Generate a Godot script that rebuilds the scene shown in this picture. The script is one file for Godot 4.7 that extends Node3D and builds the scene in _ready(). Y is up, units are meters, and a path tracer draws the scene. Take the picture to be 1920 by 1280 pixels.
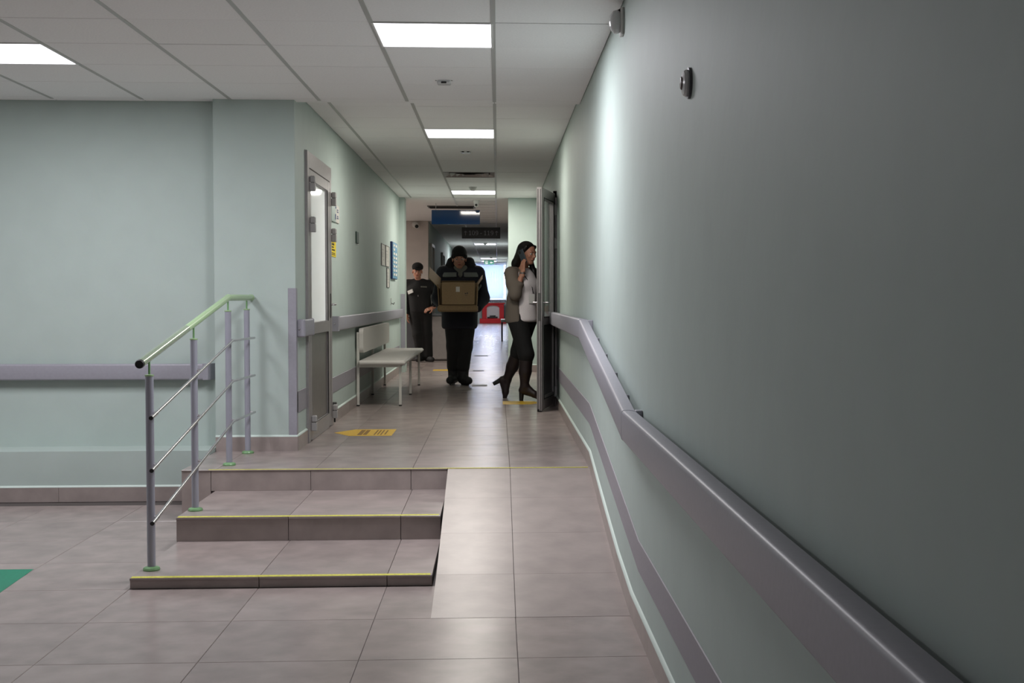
extends Node3D
# Hospital corridor: lower hall, three steps with a ramp, upper corridor, lobby and a long passage to a bright window.
# x to the right, y up, the corridor runs towards -z. The camera stands at x = 0, z = 0.

const F := 2330.0            # focal length in pixels of a 1920 x 1280 picture
const EYE := 1.38
const UP_Y := 0.315          # upper floor
const CEIL_N := 2.746        # ceiling of the lower hall
const CEIL_F := 2.81         # ceiling of the corridor
const XR := 0.585            # right wall
const XL := -1.40            # left corridor wall
const ZP := -8.71            # pillar front
const ZA := -8.82            # alcove wall
const ZE := -17.85           # end of the corridor (pilasters)
const TILE := 0.605

var M := {}
var used := {}

# ---------------------------------------------------------------- helpers: nodes
func numbered(called: String) -> String:
	if not used.has(called):
		used[called] = 0
		return called
	used[called] += 1
	return "%s_%03d" % [called, used[called]]

func tag(o, label = "", category = "", group = "", kind = ""):
	if label != "": o.set_meta("label", label)
	if category != "": o.set_meta("category", category)
	if group != "": o.set_meta("group", group)
	if kind != "": o.set_meta("kind", kind)
	return o

func thing(called, label, category, at = Vector3.ZERO, turn = 0.0, group = ""):
	var o = Node3D.new()
	o.name = numbered(called)
	add_child(o, true)
	o.position = at
	o.rotation.y = turn
	return tag(o, label, category, group)

func struct(called, label, at = Vector3.ZERO):
	var o = Node3D.new()
	o.name = numbered(called)
	add_child(o, true)
	o.position = at
	return tag(o, label, "", "", "structure")

func put(called, mesh, m, parent, at = Vector3.ZERO, turn = Vector3.ZERO):
	var o = MeshInstance3D.new()
	o.name = called
	o.mesh = mesh
	o.material_override = null
	for i in mesh.get_surface_count():
		o.set_surface_override_material(i, m)
	parent.add_child(o, true)
	o.position = at
	o.rotation = turn
	return o

func solo(called, mesh, m, label, category, at = Vector3.ZERO, turn = Vector3.ZERO, group = ""):
	var o = put(numbered(called), mesh, m, self, at, turn)
	return tag(o, label, category, group)

# ---------------------------------------------------------------- helpers: shapes
func mb():
	var st = SurfaceTool.new()
	st.begin(Mesh.PRIMITIVE_TRIANGLES)
	return st

func tri(st, a, b, c, n):
	if (b - a).cross(c - a).dot(n) > 0.0:
		var t = b
		b = c
		c = t
	for p in [a, b, c]:
		st.set_normal(n)
		st.add_vertex(p)

func quad(st, a, b, c, d, n):
	tri(st, a, b, c, n)
	tri(st, a, c, d, n)

# box with chamfered edges, 44 triangles
func add_box(st, c: Vector3, s: Vector3, bevel = 0.0, basis = Basis()):
	var h = s * 0.5
	var b = minf(bevel, minf(h.x, minf(h.y, h.z)) * 0.9)
	var ax = [Vector3.RIGHT, Vector3.UP, Vector3.BACK]
	var corner = func(sx, sy, sz, k):
		var v = Vector3(sx * h.x, sy * h.y, sz * h.z)
		var sg = [sx, sy, sz]
		for i in 3:
			if i != k: v[i] -= sg[i] * b
		return c + basis * v
	for k in 3:
		var u = (k + 1) % 3
		var w = (k + 2) % 3
		for s1 in [-1.0, 1.0]:
			var pts = []
			for q in [[-1, -1], [1, -1], [1, 1], [-1, 1]]:
				var sg = [0.0, 0.0, 0.0]
				sg[k] = s1
				sg[u] = float(q[0])
				sg[w] = float(q[1])
				pts.append(corner.call(sg[0], sg[1], sg[2], k))
			quad(st, pts[0], pts[1], pts[2], pts[3], basis * (ax[k] * s1))
	if b <= 0.0: return
	for k in 3:
		var u = (k + 1) % 3
		var w = (k + 2) % 3
		for su in [-1.0, 1.0]:
			for sw in [-1.0, 1.0]:
				var lo = [0.0, 0.0, 0.0]
				lo[k] = -1.0
				lo[u] = su
				lo[w] = sw
				var hi = lo.duplicate()
				hi[k] = 1.0
				var n = basis * ((ax[u] * su + ax[w] * sw).normalized())
				quad(st, corner.call(lo[0], lo[1], lo[2], u), corner.call(hi[0], hi[1], hi[2], u), corner.call(hi[0], hi[1], hi[2], w), corner.call(lo[0], lo[1], lo[2], w), n)
	for sx in [-1.0, 1.0]:
		for sy in [-1.0, 1.0]:
			for sz in [-1.0, 1.0]:
				tri(st, corner.call(sx, sy, sz, 0), corner.call(sx, sy, sz, 1), corner.call(sx, sy, sz, 2), basis * Vector3(sx, sy, sz).normalized())

func box(s: Vector3, bevel = 0.0, c = Vector3.ZERO):
	var st = mb()
	add_box(st, c, s, bevel)
	return st.commit()

# box given by its two corners
func span(a: Vector3, b: Vector3, bevel = 0.0):
	return box((b - a).abs(), bevel, (a + b) * 0.5)

# tube along points, with radii
func add_tube(st, pts, r0, sides = 14, r1 = -1.0, capped = true):
	if r1 < 0.0: r1 = r0
	var n = pts.size()
	var rings = []
	var prev_u = Vector3.ZERO
	var dirs = []
	for i in n:
		var d: Vector3
		if i == 0: d = (pts[1] - pts[0]).normalized()
		elif i == n - 1: d = (pts[n - 1] - pts[n - 2]).normalized()
		else: d = ((pts[i] - pts[i - 1]).normalized() + (pts[i + 1] - pts[i]).normalized()).normalized()
		dirs.append(d)
		var u: Vector3
		if i == 0:
			u = d.cross(Vector3.UP if absf(d.y) < 0.9 else Vector3.RIGHT).normalized()
		else:
			u = (prev_u - d * prev_u.dot(d)).normalized()
		prev_u = u
		var v = d.cross(u)
		var r = lerpf(r0, r1, float(i) / (n - 1))
		var mitre = 1.0
		if i > 0 and i < n - 1:
			mitre = 1.0 / maxf(0.5, d.dot((pts[i + 1] - pts[i]).normalized()))
		var bend = Vector3.ZERO
		if mitre > 1.0001: bend = ((pts[i + 1] - pts[i]).normalized() - (pts[i] - pts[i - 1]).normalized()).normalized()
		var ring = []
		for k in sides:
			var a = TAU * k / sides
			var o = u * cos(a) + v * sin(a)
			var p = o * r
			if mitre > 1.0001: p += bend * p.dot(bend) * (mitre - 1.0)
			ring.append([pts[i] + p, o])
		rings.append(ring)
	for i in n - 1:
		for k in sides:
			var k2 = (k + 1) % sides
			var a = rings[i][k]
			var b = rings[i][k2]
			var c = rings[i + 1][k2]
			var d = rings[i + 1][k]
			smooth_quad(st, a, b, c, d)
	if capped:
		for e in [0, n - 1]:
			var dn = -dirs[0] if e == 0 else dirs[n - 1]
			for k in range(1, sides - 1):
				tri(st, rings[e][0][0], rings[e][k][0], rings[e][k + 1][0], dn)

func smooth_quad(st, a, b, c, d):
	for t in [[a, b, c], [a, c, d]]:
		var n = (t[0][1] + t[1][1] + t[2][1])
		var q = t
		if (t[1][0] - t[0][0]).cross(t[2][0] - t[0][0]).dot(n) > 0.0: q = [t[0], t[2], t[1]]
		for v in q:
			st.set_normal(v[1])
			st.add_vertex(v[0])

func tube(pts, r0, sides = 14, r1 = -1.0):
	var st = mb()
	add_tube(st, pts, r0, sides, r1)
	return st.commit()

# turned profile: points (radius, height) from bottom to top round the y axis
func add_lathe(st, prof, sides = 20, c = Vector3.ZERO, basis = Basis()):
	for i in prof.size() - 1:
		var p = prof[i]
		var q = prof[i + 1]
		if (q - p).length() < 1e-6: continue
		var n2 = Vector2(q.y - p.y, -(q.x - p.x)).normalized()
		for k in sides:
			var a0 = TAU * k / sides
			var a1 = TAU * (k + 1) / sides
			var e0 = Vector3(cos(a0), 0, sin(a0))
			var e1 = Vector3(cos(a1), 0, sin(a1))
			var n0 = basis * (e0 * n2.x + Vector3.UP * n2.y)
			var n1 = basis * (e1 * n2.x + Vector3.UP * n2.y)
			var A = [c + basis * (e0 * p.x + Vector3.UP * p.y), n0]
			var B = [c + basis * (e1 * p.x + Vector3.UP * p.y), n1]
			var C = [c + basis * (e1 * q.x + Vector3.UP * q.y), n1]
			var D = [c + basis * (e0 * q.x + Vector3.UP * q.y), n0]
			if p.x < 1e-6: smooth_tri(st, A, C, D)
			elif q.x < 1e-6: smooth_tri(st, A, B, C)
			else: smooth_quad(st, A, B, C, D)

func smooth_tri(st, a, b, c):
	var n = a[1] + b[1] + c[1]
	var q = [a, b, c]
	if (b[0] - a[0]).cross(c[0] - a[0]).dot(n) > 0.0: q = [a, c, b]
	for v in q:
		st.set_normal(v[1])
		st.add_vertex(v[0])

func lathe(prof, sides = 20, basis = Basis()):
	var st = mb()
	add_lathe(st, prof, sides, Vector3.ZERO, basis)
	return st.commit()

# flat polygon (2D) pushed out along z by depth, then turned by basis and moved
func add_prism(st, poly, depth, c = Vector3.ZERO, basis = Basis()):
	var tr = Geometry2D.triangulate_polygon(PackedVector2Array(poly))
	for i in range(0, tr.size(), 3):
		for z in [0.0, depth]:
			var n = basis * (Vector3.BACK if z == depth else Vector3.FORWARD)
			var p = []
			for j in 3: p.append(c + basis * Vector3(poly[tr[i + j]].x, poly[tr[i + j]].y, z))
			tri(st, p[0], p[1], p[2], n)
	var area = 0.0
	for i in poly.size():
		var a = poly[i]
		var b = poly[(i + 1) % poly.size()]
		area += a.x * b.y - b.x * a.y
	for i in poly.size():
		var a = poly[i]
		var b = poly[(i + 1) % poly.size()]
		var e = b - a
		var n = Vector3(e.y, -e.x, 0).normalized() * signf(area)
		quad(st, c + basis * Vector3(a.x, a.y, 0), c + basis * Vector3(b.x, b.y, 0), c + basis * Vector3(b.x, b.y, depth), c + basis * Vector3(a.x, a.y, depth), basis * n)

func prism(poly, depth, c = Vector3.ZERO, basis = Basis()):
	var st = mb()
	add_prism(st, poly, depth, c, basis)
	return st.commit()

# closed profile (2D, x = out of the wall, y = up) swept along a straight line a -> b; ends cut upright
func add_sweep(st, prof, a: Vector3, b: Vector3, out: Vector3, caps = true):
	var up = Vector3.UP
	var n = prof.size()
	var d = (b - a)
	var area = 0.0
	for i in n:
		var p = prof[i]
		var q = prof[(i + 1) % n]
		area += p.x * q.y - q.x * p.y
	var nor = []
	for i in n:
		var p = prof[i]
		var q = prof[(i + 1) % n]
		var e = q - p
		nor.append(Vector2(e.y, -e.x).normalized() * signf(area))
	for i in n:
		var j = (i + 1) % n
		var n0 = nor[i]
		var n1 = nor[i]
		var before = nor[(i + n - 1) % n]
		var after = nor[j]
		if before.dot(nor[i]) > 0.6: n0 = (before + nor[i]).normalized()
		if after.dot(nor[i]) > 0.6: n1 = (after + nor[i]).normalized()
		var v0 = out * n0.x + up * n0.y
		var v1 = out * n1.x + up * n1.y
		var P = out * prof[i].x + up * prof[i].y
		var Q = out * prof[j].x + up * prof[j].y
		smooth_quad(st, [a + P, v0], [a + Q, v1], [b + Q, v1], [b + P, v0])
	if caps:
		var tr = Geometry2D.triangulate_polygon(PackedVector2Array(prof))
		for i in range(0, tr.size(), 3):
			for e in [[a, -d.normalized()], [b, d.normalized()]]:
				var t = []
				for k in 3: t.append(e[0] + out * prof[tr[i + k]].x + up * prof[tr[i + k]].y)
				tri(st, t[0], t[1], t[2], e[1])

func sweep(prof, a, b, out):
	var st = mb()
	add_sweep(st, prof, a, b, out)
	return st.commit()

# ---------------------------------------------------------------- helpers: materials
func noise_tex(seed_, freq, lo: Color, hi: Color, size = 256, octaves = 4, stretch = 1.0):
	var n = FastNoiseLite.new()
	n.seed = seed_
	n.frequency = freq
	n.noise_type = FastNoiseLite.TYPE_SIMPLEX_SMOOTH
	n.fractal_octaves = octaves
	var im = n.get_seamless_image(size, size)
	im.convert(Image.FORMAT_RGB8)
	if stretch != 1.0:
		im.resize(int(size * stretch), size, Image.INTERPOLATE_CUBIC)
	for y in im.get_height():
		for x in im.get_width():
			im.set_pixel(x, y, lo.lerp(hi, im.get_pixel(x, y).r))
	im.generate_mipmaps()
	return ImageTexture.create_from_image(im)

func mat(col: Color, rough = 0.6, metal = 0.0):
	var m = StandardMaterial3D.new()
	m.albedo_color = col
	m.roughness = rough
	m.metallic = metal
	return m

func shade(c: Color, k: float) -> Color:
	return Color(clampf(c.r * k, 0, 1), clampf(c.g * k, 0, 1), clampf(c.b * k, 0, 1))

# mottled material: colour varies by +-amount, pattern `metres` across
func mottled(col: Color, amount, metres, rough, seed_, freq = 0.02, relief = 0.0, octaves = 4):
	var m = mat(Color.WHITE, rough)
	m.albedo_texture = noise_tex(seed_, freq, shade(col, 1.0 - amount), shade(col, 1.0 + amount), 256, octaves)
	m.uv1_triplanar = true
	m.uv1_world_triplanar = true
	m.uv1_scale = Vector3.ONE / metres
	if relief > 0.0:
		m.heightmap_enabled = true
		m.heightmap_texture = noise_tex(seed_ + 7, 0.11, Color.BLACK, Color.WHITE, 256, 3)
		m.heightmap_scale = relief
	return m

func glow(col: Color, energy):
	var m = mat(col, 0.5)
	m.emission_enabled = true
	m.emission = col
	m.emission_energy_multiplier = energy
	return m

func make_materials():
	M.wall = mottled(Color(0.705, 0.757, 0.735), 0.012, 1.7, 0.62, 11, 0.02, 0.04)
	M.beige = mottled(Color(0.75, 0.715, 0.695), 0.02, 1.5, 0.6, 12, 0.02, 0.03)
	M.ceil = mottled(Color(0.96, 0.955, 0.955), 0.015, 0.5, 0.9, 13, 0.12, 0.05)
	M.ceil2 = mottled(Color(0.95, 0.945, 0.945), 0.015, 0.5, 0.9, 14, 0.12, 0.05)
	M.bar = mat(Color(0.70, 0.70, 0.69), 0.45)
	M.bar_white = mat(Color(0.85, 0.85, 0.86), 0.35)
	M.plenum = mat(Color(0.16, 0.16, 0.16), 0.9)
	var stone = Color(0.615, 0.567, 0.55)
	M.tile = []
	for i in 3:
		var t = mottled(shade(stone, [1.0, 0.975, 1.025][i]), 0.07, 1.1 + 0.23 * i, 0.25, 21 + i, 0.018, 0.02, 5)
		t.metallic_specular = 0.5
		M.tile.append(t)
	M.ramp_tile = mottled(shade(stone, 0.98), 0.06, 1.2, 0.31, 31, 0.02, 0.02, 5)
	M.riser = mottled(stone, 0.06, 0.9, 0.36, 26, 0.02, 0.02, 5)
	M.grout = mat(Color(0.33, 0.305, 0.295), 0.9)
	M.bead = mat(Color(0.80, 0.85, 0.82), 0.5)
	M.slab = mottled(stone, 0.05, 1.3, 0.25, 27, 0.02, 0.0, 5)
	M.yellow_line = mottled(Color(0.78, 0.76, 0.30), 0.12, 0.3, 0.6, 28, 0.05)
	M.vinyl = mottled(Color(0.605, 0.598, 0.632), 0.02, 0.6, 0.42, 41, 0.08, 0.02)
	M.vinyl_dark = mat(Color(0.33, 0.33, 0.35), 0.5)
	M.strip = mottled(Color(0.585, 0.57, 0.60), 0.02, 0.6, 0.5, 42, 0.08, 0.02)
	M.post = mat(Color(0.60, 0.60, 0.645), 0.38)
	M.post.metallic_specular = 0.6
	M.chrome = mat(Color(0.78, 0.77, 0.78), 0.22, 0.9)
	M.green = mat(Color(0.62, 0.73, 0.55), 0.26)
	M.green_dark = mat(Color(0.46, 0.62, 0.43), 0.3)
	M.chrome_green = mat(Color(0.70, 0.76, 0.66), 0.2, 0.55)
	M.alu_hinge = mat(Color(0.68, 0.67, 0.665), 0.4, 0.0)
	M.holder = mat(Color(0.62, 0.68, 0.66), 0.3)
	M.print_soft = mat(Color(0.50, 0.36, 0.08), 0.6)
	M.black = mat(Color(0.05, 0.05, 0.055), 0.5)
	M.rubber = mat(Color(0.075, 0.075, 0.08), 0.7)
	M.alu = mottled(Color(0.62, 0.60, 0.60), 0.03, 0.4, 0.38, 43, 0.03)
	M.alu.metallic = 0.35
	M.alu_dark = mat(Color(0.36, 0.355, 0.35), 0.42, 0.3)
	M.steel = mottled(Color(0.58, 0.56, 0.55), 0.03, 0.5, 0.36, 44, 0.02)
	M.steel.metallic = 0.75
	M.film = mat(Color(0.88, 0.88, 0.87), 0.06)
	M.film.backlight_enabled = true
	M.film.backlight = Color(0.8, 0.8, 0.79)
	M.glass = mat(Color(0.75, 0.82, 0.80, 0.22), 0.05)
	M.glass.transparency = BaseMaterial3D.TRANSPARENCY_ALPHA
	M.white = mat(Color(0.84, 0.84, 0.83), 0.45)
	M.white_gloss = mat(Color(0.82, 0.82, 0.82), 0.22)
	M.paper = mat(Color(0.80, 0.79, 0.76), 0.7)
	M.leather = mottled(Color(0.80, 0.785, 0.76), 0.05, 0.12, 0.5, 45, 0.09, 0.05)
	M.frame_white = mat(Color(0.80, 0.79, 0.76), 0.35)
	M.yellow = mottled(Color(0.84, 0.68, 0.20), 0.06, 0.3, 0.5, 46, 0.05)
	M.yellow_sign = mat(Color(0.90, 0.80, 0.12), 0.5)
	M.print = mat(Color(0.20, 0.15, 0.06), 0.6)
	M.green_mark = mottled(Color(0.05, 0.50, 0.38), 0.05, 0.3, 0.5, 47, 0.05)
	M.blue = mat(Color(0.06, 0.22, 0.40), 0.06)
	M.blue_board = mat(Color(0.42, 0.60, 0.70), 0.3)
	M.blue_edge = mat(Color(0.08, 0.20, 0.45), 0.4)
	M.sign_dark = mat(Color(0.05, 0.055, 0.085), 0.3)
	M.sign_grey = mat(Color(0.50, 0.51, 0.54), 0.5)
	M.lamp = glow(Color(0.97, 0.96, 1.0), 3.2)
	M.exit = glow(Color(0.05, 0.42, 0.33), 0.35)
	M.red = mottled(Color(0.78, 0.05, 0.10), 0.08, 0.4, 0.55, 48, 0.05)
	M.brick_print = mottled(Color(0.84, 0.80, 0.80), 0.12, 0.3, 0.8, 49, 0.1)
	M.tinsel = mottled(Color(0.62, 0.60, 0.70), 0.25, 0.1, 0.3, 50, 0.15)
	M.blind = mat(Color(0.88, 0.90, 0.95), 0.7)
	M.blind.backlight_enabled = true
	M.blind.backlight = Color(0.75, 0.78, 0.86)
	M.card = mottled(Color(0.57, 0.475, 0.345), 0.05, 0.3, 0.8, 51, 0.05)
	M.card_dark = mottled(Color(0.54, 0.45, 0.325), 0.05, 0.3, 0.85, 52, 0.05)
	M.tape = mat(Color(0.60, 0.51, 0.38), 0.12)
	M.desk = mottled(Color(0.66, 0.63, 0.62), 0.02, 0.6, 0.4, 53, 0.03)
	M.desk_top = mat(Color(0.40, 0.41, 0.43), 0.35)
	# people
	M.skin = mottled(Color(0.70, 0.50, 0.41), 0.04, 0.08, 0.5, 61, 0.05)
	M.skin.subsurf_scatter_enabled = true
	M.skin.subsurf_scatter_strength = 0.1
	M.hair = mottled(Color(0.055, 0.04, 0.04), 0.3, 0.05, 0.4, 62, 0.1)
	M.lips = mat(Color(0.60, 0.22, 0.24), 0.4)
	M.eye = mat(Color(0.75, 0.73, 0.70), 0.2)
	M.iris = mat(Color(0.10, 0.06, 0.04), 0.15)
	M.brow = mat(Color(0.10, 0.07, 0.06), 0.7)
	M.blazer = mottled(Color(0.42, 0.385, 0.35), 0.06, 0.12, 0.85, 63, 0.12, 0.06)
	M.shirt = mottled(Color(0.88, 0.855, 0.865), 0.03, 0.2, 0.75, 64, 0.06, 0.04)
	M.trouser = mottled(Color(0.045, 0.043, 0.05), 0.2, 0.15, 0.85, 65, 0.08, 0.04)
	M.boot = mottled(Color(0.14, 0.10, 0.105), 0.15, 0.12, 0.42, 66, 0.06, 0.04)
	M.navy = mottled(Color(0.06, 0.06, 0.115), 0.15, 0.2, 0.8, 67, 0.06, 0.06)
	M.hood = mottled(Color(0.045, 0.043, 0.055), 0.2, 0.08, 0.9, 68, 0.12, 0.08)
	M.knit = mottled(Color(0.06, 0.055, 0.055), 0.2, 0.05, 0.9, 69, 0.15, 0.06)
	M.reflective = mat(Color(0.42, 0.43, 0.42), 0.4)
	M.uniform = mottled(Color(0.055, 0.055, 0.065), 0.15, 0.2, 0.8, 70, 0.06, 0.05)
	M.scarf = mottled(Color(0.40, 0.40, 0.37), 0.1, 0.06, 0.85, 71, 0.1)
	M.phone = mat(Color(0.22, 0.25, 0.28), 0.2)

# ---------------------------------------------------------------- camera, sky, exposure
func make_camera():
	var near = 0.05
	var yaw = deg_to_rad(-2.9)
	var px = 933.0 - F * tan(yaw)                 # where the lens axis meets the picture
	var pitch = atan((640.0 - 558.0) / F * cos(yaw))
	var cam = Camera3D.new()
	cam.name = "camera"
	cam.position = Vector3(0, EYE, 0)
	cam.basis = Basis(Vector3.UP, yaw) * Basis(Vector3.RIGHT, -pitch)
	cam.projection = Camera3D.PROJECTION_FRUSTUM
	cam.near = near
	cam.far = 120.0
	cam.size = near * 1280.0 / F
	cam.frustum_offset = Vector2((960.0 - px) / F * near, 0.0)
	cam.current = true
	add_child(cam)

func make_sky():
	var e = Environment.new()
	e.background_mode = Environment.BG_COLOR
	e.background_color = Color(0.92, 0.94, 1.0)
	e.background_energy_multiplier = 22.0
	e.tonemap_mode = Environment.TONE_MAPPER_LINEAR
	e.tonemap_exposure = 1.06
	e.sdfgi_enabled = true
	e.ssao_enabled = true
	e.ssil_enabled = true
	var w = WorldEnvironment.new()
	w.name = "environment"
	w.environment = e
	add_child(w)

# ---------------------------------------------------------------- lamps in the ceiling
func ceiling_light(x0, x1, z0, z1, y, label, energy, group = "lit ceiling panels", tint = Color(0.98, 0.975, 1.0)):
	var c = Vector3((x0 + x1) * 0.5, y, (z0 + z1) * 0.5)
	var sx = x1 - x0
	var sz = absf(z1 - z0)
	var t = thing("ceiling_light", label, "light", c, 0.0, group)
	var st = mb()
	var w = 0.012
	for s in [-1, 1]:
		add_box(st, Vector3(s * (sx * 0.5 - w * 0.5), -0.001, 0), Vector3(w, 0.012, sz), 0.002)
		add_box(st, Vector3(0, -0.001, s * (sz * 0.5 - w * 0.5)), Vector3(sx - 2 * w, 0.012, w), 0.002)
	put("frame", st.commit(), M.white, t)
	put("diffuser", box(Vector3(sx - 2 * w, 0.008, sz - 2 * w)), M.lamp, t, Vector3(0, 0.001, 0))
	put("housing", box(Vector3(sx - 0.03, 0.05, sz - 0.03)), M.white, t, Vector3(0, 0.032, 0))
	var l = AreaLight3D.new()
	l.name = "lamp_light"
	l.area_size = Vector2(sx - 0.03, sz - 0.03)
	l.light_color = tint
	l.light_energy = energy
	l.area_range = 30.0
	l.area_attenuation = 2.0
	l.shadow_enabled = true
	t.add_child(l)
	l.position = Vector3(0, -0.009, 0)
	l.rotation.x = -PI / 2
	return t

# ---------------------------------------------------------------- the setting
func wall(called, a: Vector3, b: Vector3, m, label):
	var o = put(numbered(called), span(a, b), m, self)
	return tag(o, label, "", "", "structure")

func tile_shape(sx, sz, thick = 0.01):
	return box(Vector3(sx, thick, sz), 0.0015)

# ramp height at z (four tiles, the lowest flatter)
const RAMP := [[-5.33, 0.0], [-5.94, 0.053], [-6.55, 0.136], [-7.16, 0.224], [-7.77, 0.315]]
func ramp_y(z):
	if z >= RAMP[0][0]: return 0.0
	for i in 4:
		if z >= RAMP[i + 1][0]:
			return lerpf(RAMP[i][1], RAMP[i + 1][1], (RAMP[i][0] - z) / (RAMP[i][0] - RAMP[i + 1][0]))
	return UP_Y

func make_floors():
	var rng = RandomNumberGenerator.new()
	rng.seed = 5
	var P = 0.607
	# lower hall
	var fl = struct("floor", "grey-brown stoneware tiled floor of the lower hall")
	put("screed", span(Vector3(-7.2, -0.20, -8.9), Vector3(0.8, -0.0035, 4.2)), M.grout, fl)
	var whole = tile_shape(P - 0.002, P - 0.002)
	for i in range(-11, 1):
		for j in range(-5, 12):
			var x0 = 0.075 + P * i
			var x1 = x0 + P
			var z0 = -5.33 + P * j
			var z1 = z0 + P
			x1 = minf(x1, XR)
			z0 = maxf(z0, -8.53)
			if x1 - x0 < 0.02 or z1 - z0 < 0.02: continue
			if z1 <= -5.9 and x1 > -1.7: continue
			if z1 <= -5.3 and x0 > 0.0: continue
			var mesh = whole if absf(x1 - x0 - P) < 0.001 and absf(z1 - z0 - P) < 0.001 else tile_shape(x1 - x0 - 0.002, z1 - z0 - 0.002)
			put("floor_tile", mesh, M.tile[rng.randi() % 3], fl, Vector3((x0 + x1) * 0.5, -0.005, (z0 + z1) * 0.5))
	put("rear_floor", span(Vector3(-6.6, -0.0034, 1.95), Vector3(XR, -0.0004, 4.0)), M.slab, fl)
	# upper corridor
	var fu = struct("floor_corridor", "grey-brown stoneware tiled floor of the raised corridor")
	put("screed", span(Vector3(-1.955, 0.0, -8.71), Vector3(XR, UP_Y - 0.0035, -7.775)), M.grout, fu)
	put("screed", span(Vector3(XL - 0.2, 0.0, -20.5), Vector3(XR + 0.2, UP_Y - 0.0035, -8.715)), M.grout, fu)
	for i in range(-4, 1):
		for j in 21:
			var x0 = 0.075 + P * i
			var x1 = minf(x0 + P, XR)
			var z1 = -7.77 - P * j
			var z0 = z1 - P
			if j < 1: x0 = maxf(x0, -1.955)
			else: x0 = maxf(x0, XL)
			if j == 1 and i <= -3: 
				x0 = maxf(0.075 + P * i, -1.955)
				z0 = maxf(z0, ZP) if x1 < XL + 0.1 else z0
			if x1 - x0 < 0.03 or z1 < -20.0: continue
			var mesh = whole if absf(x1 - x0 - P) < 0.001 and absf(z1 - z0 - P) < 0.001 else tile_shape(x1 - x0 - 0.002, z1 - z0 - 0.002)
			put("floor_tile", mesh, M.tile[rng.randi() % 3], fu, Vector3((x0 + x1) * 0.5, UP_Y - 0.005, (z0 + z1) * 0.5))
	put("far_floor", span(Vector3(-6.0, 0.0, -53.2), Vector3(3.0, UP_Y - 0.0005, -20.52)), M.slab, fu)
	put("far_floor", span(Vector3(-6.0, 0.0, -20.5), Vector3(XL - 0.22, UP_Y - 0.0005, -17.7)), M.slab, fu)
	put("far_floor", span(Vector3(XR + 0.22, 0.0, -20.5), Vector3(3.0, UP_Y - 0.0005, -17.7)), M.slab, fu)
	# steps
	var stp = struct("steps", "three low tiled steps with yellow lines on their edges")
	var levels = [[-5.945, -1.745, 0.0, 0.052], [-6.83, -1.752, 0.052, 0.184], [-7.76, -1.955, 0.184, UP_Y]]
	var xr = -0.315
	for k in 3:
		var z = levels[k][0]
		var xl = levels[k][1]
		var y0 = levels[k][2]
		var y1 = levels[k][3]
		var zb = levels[k + 1][0] if k < 2 else -8.6
		# core
		put("core", span(Vector3(xl + 0.012, 0.0 if k < 1 else y0 - 0.01, zb + 0.02), Vector3(xr, y1 - 0.0125, z - 0.0115)), M.grout, stp)
		# riser tiles: joints measured in the photograph
		var joints = [[xl, -1.138, -0.531, xr], [xl, -1.146, -0.534, xr], [xl, -1.775, -1.162, -0.542, xr]][k]
		for j in joints.size() - 1:
			var low = y0
			if k == 2 and j == 0: low = 0.0
			put("riser_tile", span(Vector3(joints[j] + 0.0015, low, z - 0.011), Vector3(joints[j + 1] - 0.0015, y1 - 0.006, z), 0.001), M.riser, stp)
		# side cheek
		if k < 2: put("cheek_tile", span(Vector3(xl, 0.0, zb), Vector3(xl + 0.011, y1 - 0.006, z - 0.012), 0.001), M.riser, stp)
		# tread tiles with a small nosing overhang
		if k < 2:
			for j in joints.size() - 1:
				put("tread_tile", span(Vector3(joints[j] + 0.001, y1 - 0.012, zb - 0.002), Vector3(joints[j + 1] - 0.001, y1, z + 0.006), 0.0015), M.tile[(j + k) % 3], stp)
		else:
			put("tread_edge", span(Vector3(xl, y1 - 0.006, z - 0.009), Vector3(xr, y1, z + 0.006), 0.0015), M.riser, stp)
	put("platform_side", span(Vector3(-1.955, 0.0, -8.71), Vector3(-1.943, UP_Y - 0.004, -7.775)), M.riser, stp)
	# yellow edge lines
	var yl = [[-1.74, xr - 0.01, 0.052, -5.945], [-1.745, xr - 0.01, 0.184, -6.83], [-1.79, XR - 0.02, UP_Y, -7.76]]
	for k in 3:
		var w = 0.035 if k < 2 else 0.022
		put("edge_line", span(Vector3(yl[k][0], yl[k][2] - 0.0005, yl[k][3] + 0.003 - w), Vector3(yl[k][1], yl[k][2] + 0.0012, yl[k][3] + 0.003)), M.yellow_line, stp)
	# ramp beside the steps
	var rp = struct("ramp", "short tiled wheelchair ramp beside the steps")
	var cols = [[-0.312, 0.0745, 0.0], [0.0775, XR, 0.0]]
	for i in 4:
		for c in 2:
			var a = RAMP[i]
			var b = RAMP[i + 1]
			var st = mb()
			var x0 = cols[c][0]
			var x1 = cols[c][1]
			# the left column is a touch narrower at the foot than at the head
			var xa0 = x0 + (0.022 * (4 - i) / 4.0 if c == 0 else 0.0)
			var xb0 = x0 + (0.022 * (3 - i) / 4.0 if c == 0 else 0.0)
			var za = a[0] - 0.0012
			var zb = b[0] + 0.0012
			var p = [Vector3(xa0, a[1] + 0.0005, za), Vector3(x1, a[1] + 0.0005, za), Vector3(x1, b[1] + 0.0005, zb), Vector3(xb0, b[1] + 0.0005, zb)]
			var n = (p[1] - p[0]).cross(p[3] - p[0]).normalized()
			if n.y < 0: n = -n
			quad(st, p[0], p[1], p[2], p[3], n)
			var q = []
			for v in p: q.append(v - Vector3(0, 0.009, 0))
			for e in 4:
				var f = (e + 1) % 4
				var out = ((p[e] + p[f]) * 0.5 - (p[0] + p[2]) * 0.5)
				out.y = 0
				quad(st, p[e], p[f], q[f], q[e], out.normalized())
			quad(st, q[0], q[1], q[2], q[3], -n)
			put("ramp_tile", st.commit(), M.ramp_tile, rp)
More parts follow.
